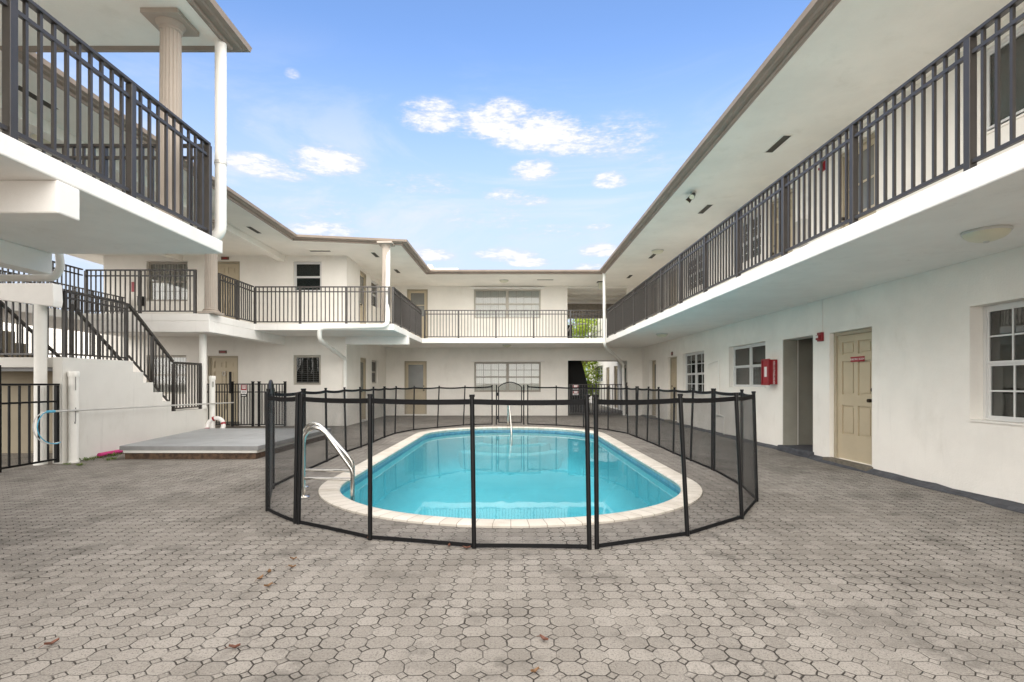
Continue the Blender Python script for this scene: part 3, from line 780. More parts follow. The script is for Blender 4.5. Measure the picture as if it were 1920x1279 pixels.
# ------------------------------------------------------------------ railings
def railing(name, label, cat, p0, p1, z0, z1, posts, h=1.0, spacing=.109, pw=.056, bw=.022, group=None, gap=.13, foot=.055, mat='rail', top=(.052,.030), post_ext=0, cap=False, end_mid=True):
    """straight metal railing from p0 to p1 (plan), standing on z0..z1; posts: distances along"""
    a, b = Vector((*p0, z0)), Vector((*p1, z1)); d = Vector((p1[0]-p0[0], p1[1]-p0[1], 0)); L = d.length; u = d/L
    sl = (z1-z0)/L
    o = thing(name, label, cat, a, group)
    at = lambda s, z: a + u*s + Vector((0,0,sl*s+z))
    MB().beam(at(0,h-top[1]/2), at(L,h-top[1]/2), top[0], top[1]).build('top_rail', mat, o, bevel=.004)
    MB().beam(at(0,h-gap-.014), at(L,h-gap-.014), .030, .028).build('mid_rail', mat, o)
    MB().beam(at(0,foot), at(L,foot), .030, .028).build('bottom_rail', mat, o)
    for s in posts:
        e = h-top[1]-.001+post_ext
        if cap: e = h+.05
        MB().beam(at(s,-.0), at(s,e), pw, pw, up=tuple(u)).build('post', mat, o, bevel=.003)
        if cap: MB().beam(at(s,e), at(s,e+.015), pw+.016, pw+.016, up=tuple(u)).build('post_cap', mat, o)
    ss = []
    ends = sorted(set(list(posts)+[0, L]))
    for q0, q1 in zip(ends[:-1], ends[1:]):
        if q1-q0 < spacing*1.2: continue
        k = max(1, round((q1-q0)/spacing)); ss += [q0+(q1-q0)*i/k for i in range(1, k)]
    bh = h-top[1]-foot-.014
    me = MB().add(*(lambda q: (q.v, q.f))(MB().beam((0,0,0), (0,0,bh), bw, bw, up=tuple(u))))
    pos = [at(s, foot+.012) for s in ss]
    pos.sort(key=lambda p: (p-Vector((0,0,1.3))).length)
    first = None
    for p in pos[:100]:
        if first is None:
            first = me.build('baluster', mat, None); first.parent = o
        else:
            c = first.copy(); COL.objects.link(c); first2 = c
        q = first if p is pos[0] else c
        q.location = p-a
    if len(pos) > 100:
        rest = MB()
        for p in pos[100:]: rest.beam(p, p+Vector((0,0,bh)), bw, bw, up=tuple(u))
        tag(rest.build('baluster', mat, o), kind='stuff')
    return o

# ------------------------------------------------------------------ eaves
EAVE = [(-3.25,-2),(-3.25,5.98),(-5.885,5.98),(-5.885,14.08),(-3.05,14.58),(-2.99,18.455),(3.315,18.455),(3.315,-2)]
PROF = [(-.01,5.146),(.03,5.125),(.045,5.133),(.05,5.165),(.115,5.170),(.13,5.186),(.185,5.197),(.198,5.255),(-.01,5.285)]
def eave_offset(k, d):
    p = Vector(EAVE[k]); ns = []
    if k > 0: e = (p-Vector(EAVE[k-1])).normalized(); ns.append(Vector((e.y,-e.x)))
    if k < len(EAVE)-1: e = (Vector(EAVE[k+1])-p).normalized(); ns.append(Vector((e.y,-e.x)))
    if len(ns) == 1: return p+ns[0]*d
    m = (ns[0]+ns[1]).normalized(); return p+m*(d/m.dot(ns[0]))
def fascia(k0, k1, parent):
    vs = []; fs = []; n = len(PROF)
    for k in range(k0, k1+1):
        for (d, z) in PROF:
            q = eave_offset(k, d); vs.append((q.x, q.y, z))
    for i in range(k1-k0):
        for j in range(n): fs.append((i*n+j, i*n+(j+1)%n, (i+1)*n+(j+1)%n, (i+1)*n+j))
    fs += [tuple(range(n-1,-1,-1)), tuple((k1-k0)*n+j for j in range(n))]
    return MB().add(vs, fs).build('fascia', 'taupe', parent)

def slab(pts, z0, z1, parent, name='balcony_slab', mat='white', bevel=.012):
    return MB().prism(pts, z0, z1).build(name, mat, parent, bevel=bevel)
def roof(pts, parent):
    r = MB().prism(pts, 5.15, 5.24).build('roof', 'soffit', parent)
    return r

# ------------------------------------------------------------------ wing along the street side with the utility door
wing = thing('apartment_building', 'long two storey cream wing with the red extinguisher box and utility door', 'apartment building', (5.25, 6, 0))
FR = Frame((5.25, -2, 0), (0, 1, 0), (-1, 0, 0)); yu = lambda y: y+2
Rw = {'w1': (4.74,5.976,.861,2.172), 'util': (7.59,8.60,.075,2.12), 'alcove': (9.07,10.07,.10,2.13), 'w2': (10.76,12.55,1.19,2.16), 'w3': (14.17,15.9,.94,2.18),
      'tan': (16.49,17.46,.07,2.14), 'dark': (18.85,19.75,.07,2.14), 'p1': (23.5,24.7,.05,2.14), 'p2': (25.6,26.5,.05,2.14), 'p3': (27.7,28.7,.05,2.14), 'p4': (29.7,32.4,1.35,2.3),
      'uw1': (4.55,5.84,4.03,4.98), 'ud1': (7.50,8.38,2.93,4.95), 'ud2': (9.72,10.62,2.93,4.95), 'uw2': (10.95,12.45,3.98,4.98), 'uw3': (14.2,15.8,3.98,4.98), 'ud3': (16.5,17.4,2.93,4.95), 'ud4': (18.7,19.6,2.93,4.95),
      'uw0': (1.6,3.0,3.98,4.98), 'w0': (.6,2.4,.9,2.17), 'ux1': (22.0,22.8,2.93,4.95), 'ux2': (23.6,24.4,2.93,4.95)}
H = lambda k: (yu(Rw[k][0]), yu(Rw[k][1]), Rw[k][2], Rw[k][3])
wall(FR, 37, -.05, 5.15, .30, [H(k) for k in Rw], 'stucco', wing)
window(FR, *H('w1'), wing, rec=.15, units=1, cols=4, rows=2, back='blinds_grey', mun=.018)
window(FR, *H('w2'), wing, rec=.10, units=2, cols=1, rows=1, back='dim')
window(FR, *H('w3'), wing, rec=.08, units=2, cols=2, rows=2, back='blinds_grey', mun=.026)
window(FR, *H('uw1'), wing, rec=.025, units=2, cols=1, rows=1, back='blinds', mid=.03)
window(FR, *H('uw2'), wing, rec=.10, units=2, cols=2, rows=2, back='blinds')
window(FR, *H('uw3'), wing, rec=.10, units=2, cols=2, rows=2, back='blinds')
window(FR, *H('uw0'), wing, rec=.10, units=1, cols=1, rows=1, back='blinds')
window(FR, *H('w0'), wing, rec=.12, units=2, cols=2, rows=2, back='blinds_grey')
window(FR, *H('p4'), wing, rec=.08, units=2, cols=2, rows=2, back='blinds_grey')
ud = door(FR, *H('util'), wing, 'panel', rec=.10, handle='lo')
door(FR, *H('tan'), wing, 'panel', rec=.12, handle='hi')
door(FR, *H('dark'), wing, 'glass', rec=.14, handle='lo')
for k, kd in (('ud1','glass2'),('ud2','panel'),('ud3','panel'),('ud4','glass')): door(FR, *H(k), wing, kd, rec=.07, sill=False)
for k in ('p1','p2','p3'): door(FR, *H(k), wing, 'glass', rec=.10, sill=False)
for k in ('ux1','ux2'): door(FR, *H(k), wing, 'glass', rec=.07, sill=False)
# dark open doorway: a recess with its own jamb and return wall
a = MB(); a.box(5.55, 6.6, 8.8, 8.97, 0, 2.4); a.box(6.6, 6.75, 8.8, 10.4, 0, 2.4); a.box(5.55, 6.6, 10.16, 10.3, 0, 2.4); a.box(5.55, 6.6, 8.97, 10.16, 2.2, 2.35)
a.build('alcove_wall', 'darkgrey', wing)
a = MB(); a.fbox(FR, yu(9.035), yu(10.10), -.6, .10, -.02, .106); a.build('threshold', 'tar', wing, bevel=.02)
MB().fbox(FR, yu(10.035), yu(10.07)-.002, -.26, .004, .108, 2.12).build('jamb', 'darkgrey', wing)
# red plate on the utility door
pl = MB().fbox(FR, yu(7.89), yu(8.21), -.0995, -.092, 1.625, 1.705).build('sign_plate', 'redplate', wing); pl['label'] = 'small red room plate on the tan utility door'
t_ = lettering('ELECTRIC ROOM', .042, pl, 'whiteplate', FR.p(yu(8.05), -.0915, 1.665), (R(90), 0, R(-90)))
slab([(3.36,-2),(5.25,-2),(5.25,18.4),(3.36,18.4)], 2.70, 2.87, wing)
roof([(3.315,-2),(8,-2),(8,25.7),(3.315,25.7)], wing); fascia(6, 7, wing)
MB().box(3.6, 4.6, 18.9, 19.05, 5.24, 5.42).box(3.6,3.75,18.2,18.9,5.24,5.42).build('parapet', 'taupe_light', wing)

# strip of tar at the foot of that wall
vs = []; fs = []; N = 90; random.seed(3)
for i in range(N+1):
    y = -1+21.6*i/N; w_ = .10+.07*random.random()+.03*math.sin(y*1.7)
    vs += [(5.248-w_, y, .004), (5.248-w_*.55, y, .03+.012*random.random()), (5.248, y, .045+.02*random.random())]
for i in range(N):
    for j in range(2): fs.append((i*3+j, i*3+j+1, (i+1)*3+j+1, (i+1)*3+j))
tag(MB().add(vs, fs).build('tar_strip', 'tar', fix=False), kind='structure')

# ------------------------------------------------------------------ rear wing
rear = thing('apartment_building', 'rear two storey cream wing with wide windows and open passage at one end', 'apartment building', (0, 20.8, 0))
FB = Frame((-4.95, 20.8, 0), (1, 0, 0), (0, -1, 0)); xu = lambda x: x+4.95
Bw = {'d': (-4.22,-3.33,.05,2.17), 'w': (-1.44,1.21,.94,2.13), 'o': (2.29,4.65,-.05,2.19), 'ud': (-4.12,-3.29,2.93,5.03), 'uw': (-1.46,1.21,3.85,5.03), 'uo': (2.27,4.65,2.874,5.08)}
HB = lambda k: (xu(Bw[k][0]), xu(Bw[k][1]), Bw[k][2], Bw[k][3])
wall(FB, 10.2, -.05, 5.15, .2, [HB(k) for k in Bw], 'stucco', rear)
door(FB, *HB('d'), rear, 'glass', rec=.05, handle='hi', sill=False)
door(FB, *HB('ud'), rear, 'glass2', rec=.05, handle='hi', sill=False)
window(FB, *HB('w'), rear, rec=.05, units=2, cols=4, rows=2, fm='brownframe', back='blinds', hood=True)
window(FB, *HB('uw'), rear, rec=.05, units=2, cols=4, rows=2, fm='beigeframe', back='blinds', hood=False, mun=.014)
MB().fbox(FB, xu(-1.6), xu(1.35), .001, .08, 5.05, 5.11).build('window_hood', 'white', rear, bevel=.006)
slab([(-4.95,18.4),(5.25,18.4),(5.25,20.8),(-4.95,20.8)], 2.70, 2.87, rear)
roof([(-2.99,18.455),(3.315,18.455),(3.315,25.7),(-2.99,25.7)], rear); fascia(5, 6, rear)
MB().box(-2.75, -1.9, 18.9, 19.2, 5.24, 5.45).box(-2.9,-2.75,18.3,19.2,5.24,5.45).build('parapet', 'taupe_light', rear)
# the passage through it
MB().box(2.06, 2.26, 21.0, 25.5, -.05, 5.15).build('passage_wall', 'stucco', rear)
MB().box(2.263, 5.247, 21.0, 25.5, 2.70, 2.87).build('passage_floor', 'soffit', rear)
MB().box(2.06, 5.247, 25.5, 25.7, 4.46, 5.15).box(2.06, 5.247, 25.503, 25.697, 2.35, 2.87).build('passage_lintel', 'brick', rear)
cb = MB()
for y in (22.0, 23.1, 24.2): cb.box(2.263, 5.247, y, y+.09, 5.05, 5.149)
cb.build('ceiling_batten', 'soffit', rear)
MB().box(-4.95, 2.06, 25.5, 25.7, -.05, 5.15).build('wall', 'stucco', rear)

# ------------------------------------------------------------------ wing behind the stairs
left = thing('apartment_building', 'two storey cream wing with stepped balcony behind the outside stairs', 'apartment building', (-8, 15.8, 0))
FL = Frame((-12.3, 15.8, 0), (1, 0, 0), (0, -1, 0)); lu = lambda x: x+12.3
Lw = {'w': (-6.56,-5.73,1.22,2.14), 'd': (-9.15,-8.23,.12,2.12), 'w2': (-11.0,-9.8,.95,2.14), 'uw': (-6.56,-5.71,4.05,4.97), 'ud': (-9.06,-8.18,2.93,4.98), 'uw2': (-11.0,-9.76,3.77,4.98)}
HL = lambda k: (lu(Lw[k][0]), lu(Lw[k][1]), Lw[k][2], Lw[k][3])
wall(FL, 7.35, -.05, 5.15, .2, [HL(k) for k in Lw], 'stucco', left)
window(FL, *HL('w'), left, rec=.05, units=1, cols=1, rows=1, fm='beigeframe', back='louvre', glass='glass_dull', mid=.02)
lou = MB()
for k in range(13): lou.fbox(FL, lu(-6.50), lu(-5.79), -.046, -.040, 1.28+k*.062, 1.285+k*.062)
for k in range(1, 4): lou.fbox(FL, lu(-6.50+.178*k), lu(-6.495+.178*k), -.046, -.040, 1.27, 2.09)
lou.build('window_louvre', 'deckside', left)
window(FL, *HL('uw'), left, rec=.05, units=1, cols=1, rows=1, fm='whiteframe', back='teal', glass='glass_dark')
window(FL, *HL('uw2'), left, rec=.10, units=1, cols=5, rows=2, fm='brownframe', back='blinds', mun=.014)
window(FL, *HL('w2'), left, rec=.10, units=1, cols=2, rows=2, fm='beigeframe', back='blinds_grey')
door(FL, *HL('d'), left, 'panel', rec=.07, handle='lo', knocker=True)
door(FL, *HL('ud'), left, 'panel', rec=.07, handle='lo', sill=False)
FS = Frame((-4.95, 16.0, 0), (0, 1, 0), (1, 0, 0)); su = lambda y: y-16.0
Sw = {'d': (17.25,17.98,.06,2.14), 'w': (18.66,19.5,1.26,2.13), 'ud': (17.2,18.0,2.93,5.03), 'uw': (18.6,19.6,4.05,5.0)}
HS = lambda k: (su(Sw[k][0]), su(Sw[k][1]), Sw[k][2], Sw[k][3])
wall(FS, 4.8, -.05, 5.15, .2, [HS(k) for k in Sw], 'stucco', left)
door(FS, *HS('d'), left, 'glass', rec=.05, handle='lo', sill=False); door(FS, *HS('ud'), left, 'glass', rec=.05, handle='lo', sill=False)
window(FS, *HS('w'), left, rec=.05, fm='beigeframe', cols=1, rows=1, back='dim', glass='glass_dark'); window(FS, *HS('uw'), left, rec=.05, fm='whiteframe', cols=1, rows=1, back='teal', glass='glass_dark')
MB().box(-12.3, -12.1, 16.0, 25.5, -.05, 5.15).build('wall', 'stucco', left)
slab([(-11.75,8.4),(-9.62,8.4),(-9.62,11.8),(-6.80,11.8),(-6.80,13.88),(-3.1,13.88),(-3.1,18.4),(-4.95,18.4),(-4.95,15.8),(-11.75,15.8)], 2.70, 2.87, left)
MB().box(-9.62, -6.803, 11.803, 12.02, 2.45, 2.70).box(-7.02, -6.803, 12.02, 15.8, 2.452, 2.70).box(-4.95, -3.06, 15.65, 15.85, 2.45, 2.70).build('slab_beam', 'white', left, bevel=.01)
roof([(-13.3,5.985),(-5.885,5.985),(-5.885,14.08),(-3.05,14.58),(-2.99,18.455),(-2.99,25.7),(-13.3,25.7)], left); fascia(2, 5, left)
MB().box(-7.02, -6.80, 6.2, 15.8, 4.97, 5.15).build('roof_beam', 'soffit', left, bevel=.01)
MB().box(-10.1, -9.9, 13.6, 15.8, 4.97, 5.15).build('roof_beam', 'soffit', left, bevel=.01)
MB().box(-6.1, -5.25, 14.55, 14.75, 5.24, 5.41).box(-6.15,-6.1,13.9,14.75,5.24,5.41).build('parapet', 'taupe_light', left)
# tapered beam that carries the walkway over the stair landing
MB().prism_xz([(-11.75,2.87),(-7.2,2.87),(-7.185,2.60),(-7.2,2.50),(-8.3,2.64),(-11.75,2.70)], 8.22, 8.40).build('walkway_beam', 'white', left, bevel=.012)

# ------------------------------------------------------------------ near wing, overhead
near = thing('apartment_building', 'near wing whose balcony and flat roof jut out overhead, fluted column under the roof', 'apartment building', (-5, 3, 0))
slab([(-8,-2),(-3.2,-2),(-3.2,5.82),(-8,5.82)], 2.735, 2.88, near)
MB().box(-8, -3.197, 3.69, 3.886, 2.50, 2.735).box(-5.30, -5.08, 3.886, 5.80, 2.50, 2.735).build('slab_beam', 'white', near, bevel=.012)
roof([(-13.3,-2),(-3.25,-2),(-3.25,5.98),(-13.3,5.98)], near); fascia(0, 2, near)
wall(Frame((-5.6,-2,0),(0,1,0),(1,0,0)), 6.6, -.05, 5.15, .2, [(3.5,4.4,2.95,4.95),(.5,2.0,3.9,4.95),(3.6,4.5,.05,2.1)], 'stucco', near)
MB().box(-5.78,-5.70,1.5,2.4,2.95,4.95).box(-5.78,-5.70,1.6,2.5,.05,2.1).build('door', 'door', near)
MB().box(-5.78,-5.70,-1.5,0,3.9,4.95).build('window', 'teal', near)

# ------------------------------------------------------------------ columns
def column(x, y, z0, z1, r, label, base=True):
    o = thing('fluted_column', label, 'column', (x, y, z0), 'fluted taupe columns')
    n = 64
    MB().lathe([(r*1.0, .10 if base else 0), (r*1.0, .5), (r*.95, z1-z0-.15)], (x,y,z0), n, flute=None).build('shaft_core', 'column', o) if False else None
    vs = []; fs = []; hs = [.12, 1.0, z1-z0-.13]; rs = [r, r*.98, r*.90]
    for h, q in zip(hs, rs):
        for k in range(n):
            a = 2*math.pi*k/n; d = q*(1-.075*max(0, math.cos(a*16))**.6 if math.cos(a*16) > 0 else 1)
            vs.append((x+d*math.cos(a), y+d*math.sin(a), z0+h))
    for i in range(2):
        for k in range(n): fs.append((i*n+k, i*n+(k+1)%n, (i+1)*n+(k+1)%n, (i+1)*n+k))
    fs += [tuple(range(n-1,-1,-1)), tuple(2*n+k for k in range(n))]
    MB().add(vs, fs).build('shaft', 'column', o)
    MB().lathe([(r*1.30,.045),(r*1.36,.06),(r*1.30,.08),(r*1.08,.088),(r*1.20,.10),(r*1.08,.118)], (x,y,z0), 32).build('base', 'column', o, smooth=True)
    MB().box(x-r*1.5, x+r*1.5, y-r*1.5, y+r*1.5, z0+.001, z0+.046).build('plinth', 'column', o, bevel=.005)
    t = z1-z0
    MB().lathe([(r*.92,t-.135),(r*1.02,t-.125),(r*1.02,t-.11),(r*.95,t-.105),(r*1.22,t-.065),(r*1.28,t-.05)], (x,y,z0), 32).build('capital', 'column', o, smooth=True)
    MB().box(x-r*1.78, x+r*1.78, y-r*1.78, y+r*1.78, z1-.05, z1-.001).build('abacus', 'column', o, bevel=.004)
    return o
column(-3.607, 5.55, 2.88, 5.15, .108, 'large fluted column standing on the near overhead balcony')
column(-6.86, 11.98, 2.87, 4.97, .135, 'fluted column at the landing corner above the life ring')
column(-3.42, 14.38, 2.87, 5.15, .115, 'fluted column hidden behind the white corner downspout')
def round_column(x, y, z0, z1, r, label):
    o = thing('round_column', label, 'column', (x, y, z0), 'plain white round columns')
    MB().lathe([(r*1.12,.0),(r*1.12,.05),(r,.06),(r,z1-z0-.002)], (x,y,z0), 28).build('shaft', 'pvc', o, smooth=True)
round_column(-7.47, 8.31, .001, 2.56, .082, 'white round column behind the black side gate bars')
round_column(-7.25, 12.33, .691, 2.452, .075, 'slender white column on the low stair landing beside the tan door')

# ------------------------------------------------------------------ stairs
st = thing('staircase', 'white walled outside stairs with stepped side and mid landing', 'staircase', (-7.6, 10, 0))
prof = [(8.4,0),(8.4,1.715),(9.98,1.715),(9.98,1.51),(10.26,1.51),(10.26,1.31),(10.54,1.31),(10.54,1.11),(10.82,1.11),(10.82,.91),(11.10,.91),(11.10,.69),(12.45,.69),(12.45,0)]
MB().prism_yz(prof, -7.36, -7.2).build('side_wall', 'stair_paint', st, bevel=.006)
prof2 = [(9.64,0),(9.64,1.71),(9.98,1.71),(9.98,1.505),(10.26,1.505),(10.26,1.305),(10.54,1.305),(10.54,1.105),(10.82,1.105),(10.82,.905),(11.10,.905),(11.10,.685),(12.44,.685),(12.44,0)]
MB().prism_yz(prof2, -8.40, -7.363).build('steps', 'stair_paint', st)
MB().box(-9.9, -7.363, 8.42, 9.64, 1.55, 1.712).build('landing', 'stair_paint', st, bevel=.008)
MB().box(-9.9, -7.363, 8.50, 8.55, 1.49, 1.548).build('landing_trim', 'deckside', st)
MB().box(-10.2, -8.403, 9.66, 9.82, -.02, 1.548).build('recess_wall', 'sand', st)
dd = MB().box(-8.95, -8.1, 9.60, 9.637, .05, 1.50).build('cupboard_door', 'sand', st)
MB().lathe([(.012,0),(.012,.05),(.03,.055),(.03,.08)], (-8.18, 9.53, .95), 12, axis='y').build('handle', 'bronze', dd, smooth=True)
sw = [(9.7,1.713),(9.7,2.72),(9.95,2.72),(9.95,2.52),(10.2,2.52),(10.2,2.32),(10.45,2.32),(10.45,2.1),(10.7,2.1),(10.7,1.9),(11.0,1.9),(11.0,1.3),(9.7,1.3)]
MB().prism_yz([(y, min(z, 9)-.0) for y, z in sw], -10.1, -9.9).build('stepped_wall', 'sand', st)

# ------------------------------------------------------------------ railings of the balconies and stairs
G1 = 'dark metal railings along the balconies'; G2 = 'dark metal railings on the outside stairs'
railing('balcony_railing', 'longest balcony railing, above the utility door and extinguisher box', 'railing', (3.395,-1.372), (3.395,18.36), 2.87, 2.87, [1.308*k for k in range(16)], group=G1)
railing('balcony_railing', 'rear balcony railing in front of the wide upper window', 'railing', (-3.05,18.44), (3.33,18.44), 2.87, 2.87, [.03,1.22,2.54,3.87,5.17,6.33], group=G1)
railing('balcony_railing', 'short receding railing between corner downspout and rear balcony', 'railing', (-3.14,13.95), (-3.14,18.36), 2.87, 2.87, [.03,1.0,2.3,3.35,4.38], group=G1)
railing('balcony_railing', 'frontal railing below the small dark teal window', 'railing', (-6.80,13.92), (-3.2,13.92), 2.87, 2.87, [0,1.2,2.43,3.57], group=G1)
railing('balcony_railing', 'short receding railing from the fluted landing column to the inner corner', 'railing', (-6.83,12.2), (-6.83,13.88), 2.87, 2.87, [.0,.86], group=G1)
railing('balcony_railing', 'landing railing in front of the upper curtained window', 'railing', (-9.62,11.85), (-7.12,11.85), 2.87, 2.87, [0,1.22,2.47], group=G1)
railing('balcony_railing', 'walkway railing running back above the stairwell', 'railing', (-9.65,8.5), (-9.65,11.78), 2.87, 2.87, [0,1.1,2.2], group=G1)
railing('balcony_railing', 'outermost walkway railing against the pale sky', 'railing', (-11.6,8.5), (-11.6,15.7), 2.87, 2.87, [0,1.2,2.4,3.6,4.8,6.0,7.1], group=G1)
railing('balcony_railing', 'near overhead balcony railing with big bars beside the large fluted column', 'railing', (-3.245,-1.025), (-3.245,5.62), 2.88, 2.88, [0,1.105,2.21,3.315,4.415,5.495,6.635], group=G1)
railing('balcony_railing', 'end railing of the near overhead balcony behind the large fluted column', 'railing', (-8.0,5.66), (-3.30,5.66), 2.88, 2.88, [0,1.2,2.4,3.6,4.65], group=G1)
railing('stair_railing', 'level railing on the upper stair landing above the white side wall', 'railing', (-7.25,8.48), (-7.25,9.88), 1.715, 1.715, [.02,1.38], h=1.09, group=G2, gap=.10)
railing('stair_railing', 'sloping railing along the stepped white side wall', 'railing', (-7.25,9.92), (-7.25,11.22), 1.76, .735, [.66], h=1.05, group=G2, gap=.0, top=(.052,.05))
railing('stair_railing', 'low level railing beside the white life ring', 'railing', (-7.25,11.25), (-7.25,12.24), .69, .69, [.0,.97], h=1.07, group=G2, gap=.0, top=(.052,.05))
railing('stair_railing', 'landing railing behind the white round column', 'railing', (-9.85,8.5), (-7.30,8.5), 1.715, 1.715, [0,1.2], h=1.09, group=G2, gap=.10)
railing('stair_railing', 'inner sloping railing of the lower stair flight', 'railing', (-8.33,9.92), (-8.33,11.25), 1.76, .70, [.0,.66,1.3], h=1.05, group=G2, gap=.0, top=(.052,.05))
railing('stair_railing', 'sloping railing over the stepped sand coloured wall', 'railing', (-9.55,9.7), (-9.55,11.4), 1.9, .62, [.0,.85,1.65], h=1.0, group=G2, gap=.0, top=(.052,.05))

# ------------------------------------------------------------------ gates and picket fences on the ground
g = railing('picket_gate', 'black side gate between a tall latch post and the stair wall', 'gate', (-7.23,7.36), (-7.23,8.36), .03, .03, [.02,.97], h=1.26, spacing=.155, pw=.05, gap=.27, mat='black', group='black picket gates and fences')
g = thing('gate_post', 'tall black latch post of the side gate cut by the picture edge', 'gate post', (-7.2,7.22,0))
MB().beam((-7.2,7.22,0),(-7.2,7.22,1.52),.075,.075,up=(1,0,0)).build('post','black',g,bevel=.005)
MB().lathe([(.030,0),(.034,.03),(.030,.05),(.018,.06)], (-7.2,7.22,1.52), 14).build('post_cap','black',g,smooth=True)
MB().beam((-7.15,7.29,.95),(-7.15,7.29,1.55),.05,.06,up=(1,0,0)).build('latch','black',g,bevel=.008)
MB().beam((-7.2,7.22,.8),(-8.4,7.22,.8),.03,.03).build('rail','black',g)
PF = 'black picket gates and fences'
gz = .04
railing('picket_fence', 'black picket fence section in front of the lower six-panel door', 'fence', (-8.82,15.1), (-8.10,15.1), gz, gz, [.02], h=1.24, spacing=.075, pw=.06, gap=.23, mat='black', group=PF)
g = railing('picket_gate', 'black picket gate carrying the red and white notice, past the tan door', 'gate', (-8.05,15.1), (-7.42,15.1), gz, gz, [.02,.61], h=1.24, spacing=.085, pw=.06, gap=.23, mat='black', group=PF, cap=True)
MB().beam((-8.05,15.02,1.0),(-8.05,15.02,1.62),.05,.06,up=(1,0,0)).build('latch','black',g,bevel=.01)
railing('picket_fence', 'black picket fence section between the gates and the louvred window', 'fence', (-7.38,15.1), (-6.50,15.1), gz, gz, [.12,.87], h=1.24, spacing=.085, pw=.06, gap=.23, mat='black', group=PF, cap=True)
def notice(x, y, z, w, h, label, extra=None):
    o = thing('safety_notice', label, 'sign', (x, y, z), 'red and white pool notices')
    MB().box(x-w/2, x+w/2, y, y+.004, z-h/2, z+h/2).build('board', 'whiteplate', o)
    MB().box(x-w/2+.006, x+w/2-.006, y-.002, y-.0002, z-h*.12, z+h/2-.006).build('red_field', 'redplate', o)
    st_ = MB()
    for k in range(3): st_.box(x-w*.30, x+w*.34, y-.0035, y-.0021, z+h*(.36-.14*k)-.012, z+h*(.36-.14*k)+.010)
    st_.build('text_line', 'whiteplate', o)
    sk = MB()
    for k in range(2): sk.box(x-w*.36, x+w*.36, y-.0015, y-.0003, z-h*(.25+.12*k)-.008, z-h*(.25+.12*k)+.006)
    sk.build('text_line', 'deckside', o)
    return o
notice(-7.68, 15.06, 1.12, .17, .26, 'small red and white notice on the picket gate by the six-panel door')
s_ = thing('warning_plate', 'small black plate under the red notice on the picket gate', 'sign', (-7.68,15.06,.94)); MB().box(-7.77,-7.59,15.06,15.064,.90,.975).build('plate','black',s_); MB().box(-7.74,-7.62,15.057,15.0598,.93,.95).build('text_line','whiteplate',s_)
railing('picket_gate', 'dark picket gate with stacked notices across the passage under the rear wing', 'gate', (2.33,20.74), (3.28,20.74), .05, .05, [.02,.93], h=1.2, spacing=.10, pw=.05, gap=.17, mat='rail', group=PF)
railing('picket_fence', 'dark picket fence across the passage beside the bent downspout', 'fence', (3.40,20.74), (4.62,20.74), .05, .05, [.0,1.2], h=1.2, spacing=.11, pw=.06, gap=.17, mat='rail', group=PF, cap=True)
notice(2.58, 20.69, 1.13, .22, .18, 'upper of two red and white notices on the passage gate')
notice(2.58, 20.69, .90, .22, .16, 'lower of two red and white notices on the passage gate')

# ------------------------------------------------------------------ platform, ring, pole, noodle, posts
dk = thing('platform', 'low grey painted platform on brown soil beside the stair wall', 'platform', (-5.6,10.5,0))
MB().prism([(-6.62,8.86),(-4.28,8.86),(-4.20,12.25),(-7.16,12.25)], .155, .235).build('top_board', 'deck', dk, bevel=.006)
MB().prism([(-6.625,8.855),(-4.275,8.855),(-4.195,12.253),(-4.23,12.253),(-4.31,8.89),(-6.625,8.89)], .158, .226).build('edge_board', 'deckside', dk)
MB().prism([(-6.59,8.89),(-4.31,8.89),(-4.23,12.2),(-7.13,12.2)], .108, .154).build('trim', 'alu', dk)
MB().prism([(-6.57,8.91),(-4.34,8.91),(-4.26,12.15),(-7.10,12.15)], -.01, .107).build('base', 'soil', dk)
seam = MB(); seam.box(-6.6,-4.27,10.05,10.056,.2352,.2362); seam.box(-5.35,-5.344,8.88,12.2,.2352,.2362); seam.build('seam', 'deckside', dk)

lr = thing('life_ring', 'white life ring with red bands propped behind the grey platform', 'life ring', (-7.0,12.36,.01))
rc = Vector((-6.98,12.36,.27)); Rr = .19; rr = .050
pr = lambda a: rc+Vector((math.cos(a)*Rr, .06*math.sin(a), math.sin(a)*Rr))
MB().tube([pr(2*math.pi*i/40) for i in range(40)], rr, 16, closed=True).build('ring', 'ring', lr, smooth=True)
for a0 in (20, 110, 200, 290):
    MB().tube([pr(R(a0-7+14*i/4)) for i in range(5)], rr+.003, 16).build('band', 'redplate', lr, smooth=True)

pp = thing('pvc_post', 'white capped pipe post standing against the stair wall near the side gate', 'pipe', (-7.12,8.52,0), 'white capped pipe posts')
MB().lathe([(.077,0),(.077,.03),(.068,.035),(.068,1.43)], (-7.12,8.52,.001), 24).build('pipe', 'pvc', pp, smooth=True)
MB().lathe([(.078,1.40),(.080,1.42),(.080,1.475),(.070,1.49)], (-7.12,8.52,0), 24).build('cap', 'pvc', pp, smooth=True)
for z in (1.30, .80):
    MB().tube([(-7.045,8.47,z+.10),(-7.045,8.47,z-.12)] + ([(-7.03,8.44,z-.16),(-7.01,8.41,z-.13)] if z < 1 else []), .006, 6).build('hook', 'deckside', pp)
pp = thing('pvc_post', 'white capped pipe post rising behind the life ring', 'pipe', (-7.10,12.45,0), 'white capped pipe posts')
MB().lathe([(.062,0),(.062,1.40)], (-7.10,12.45,.001), 20).build('pipe', 'pvc', pp, smooth=True)
MB().lathe([(.072,1.37),(.074,1.39),(.074,1.45),(.066,1.465)], (-7.10,12.45,0), 20).build('cap', 'pvc', pp, smooth=True)
MB().box(-7.07,-7.03,12.385,12.39,1.2,1.33).build('sticker', 'dim', pp)

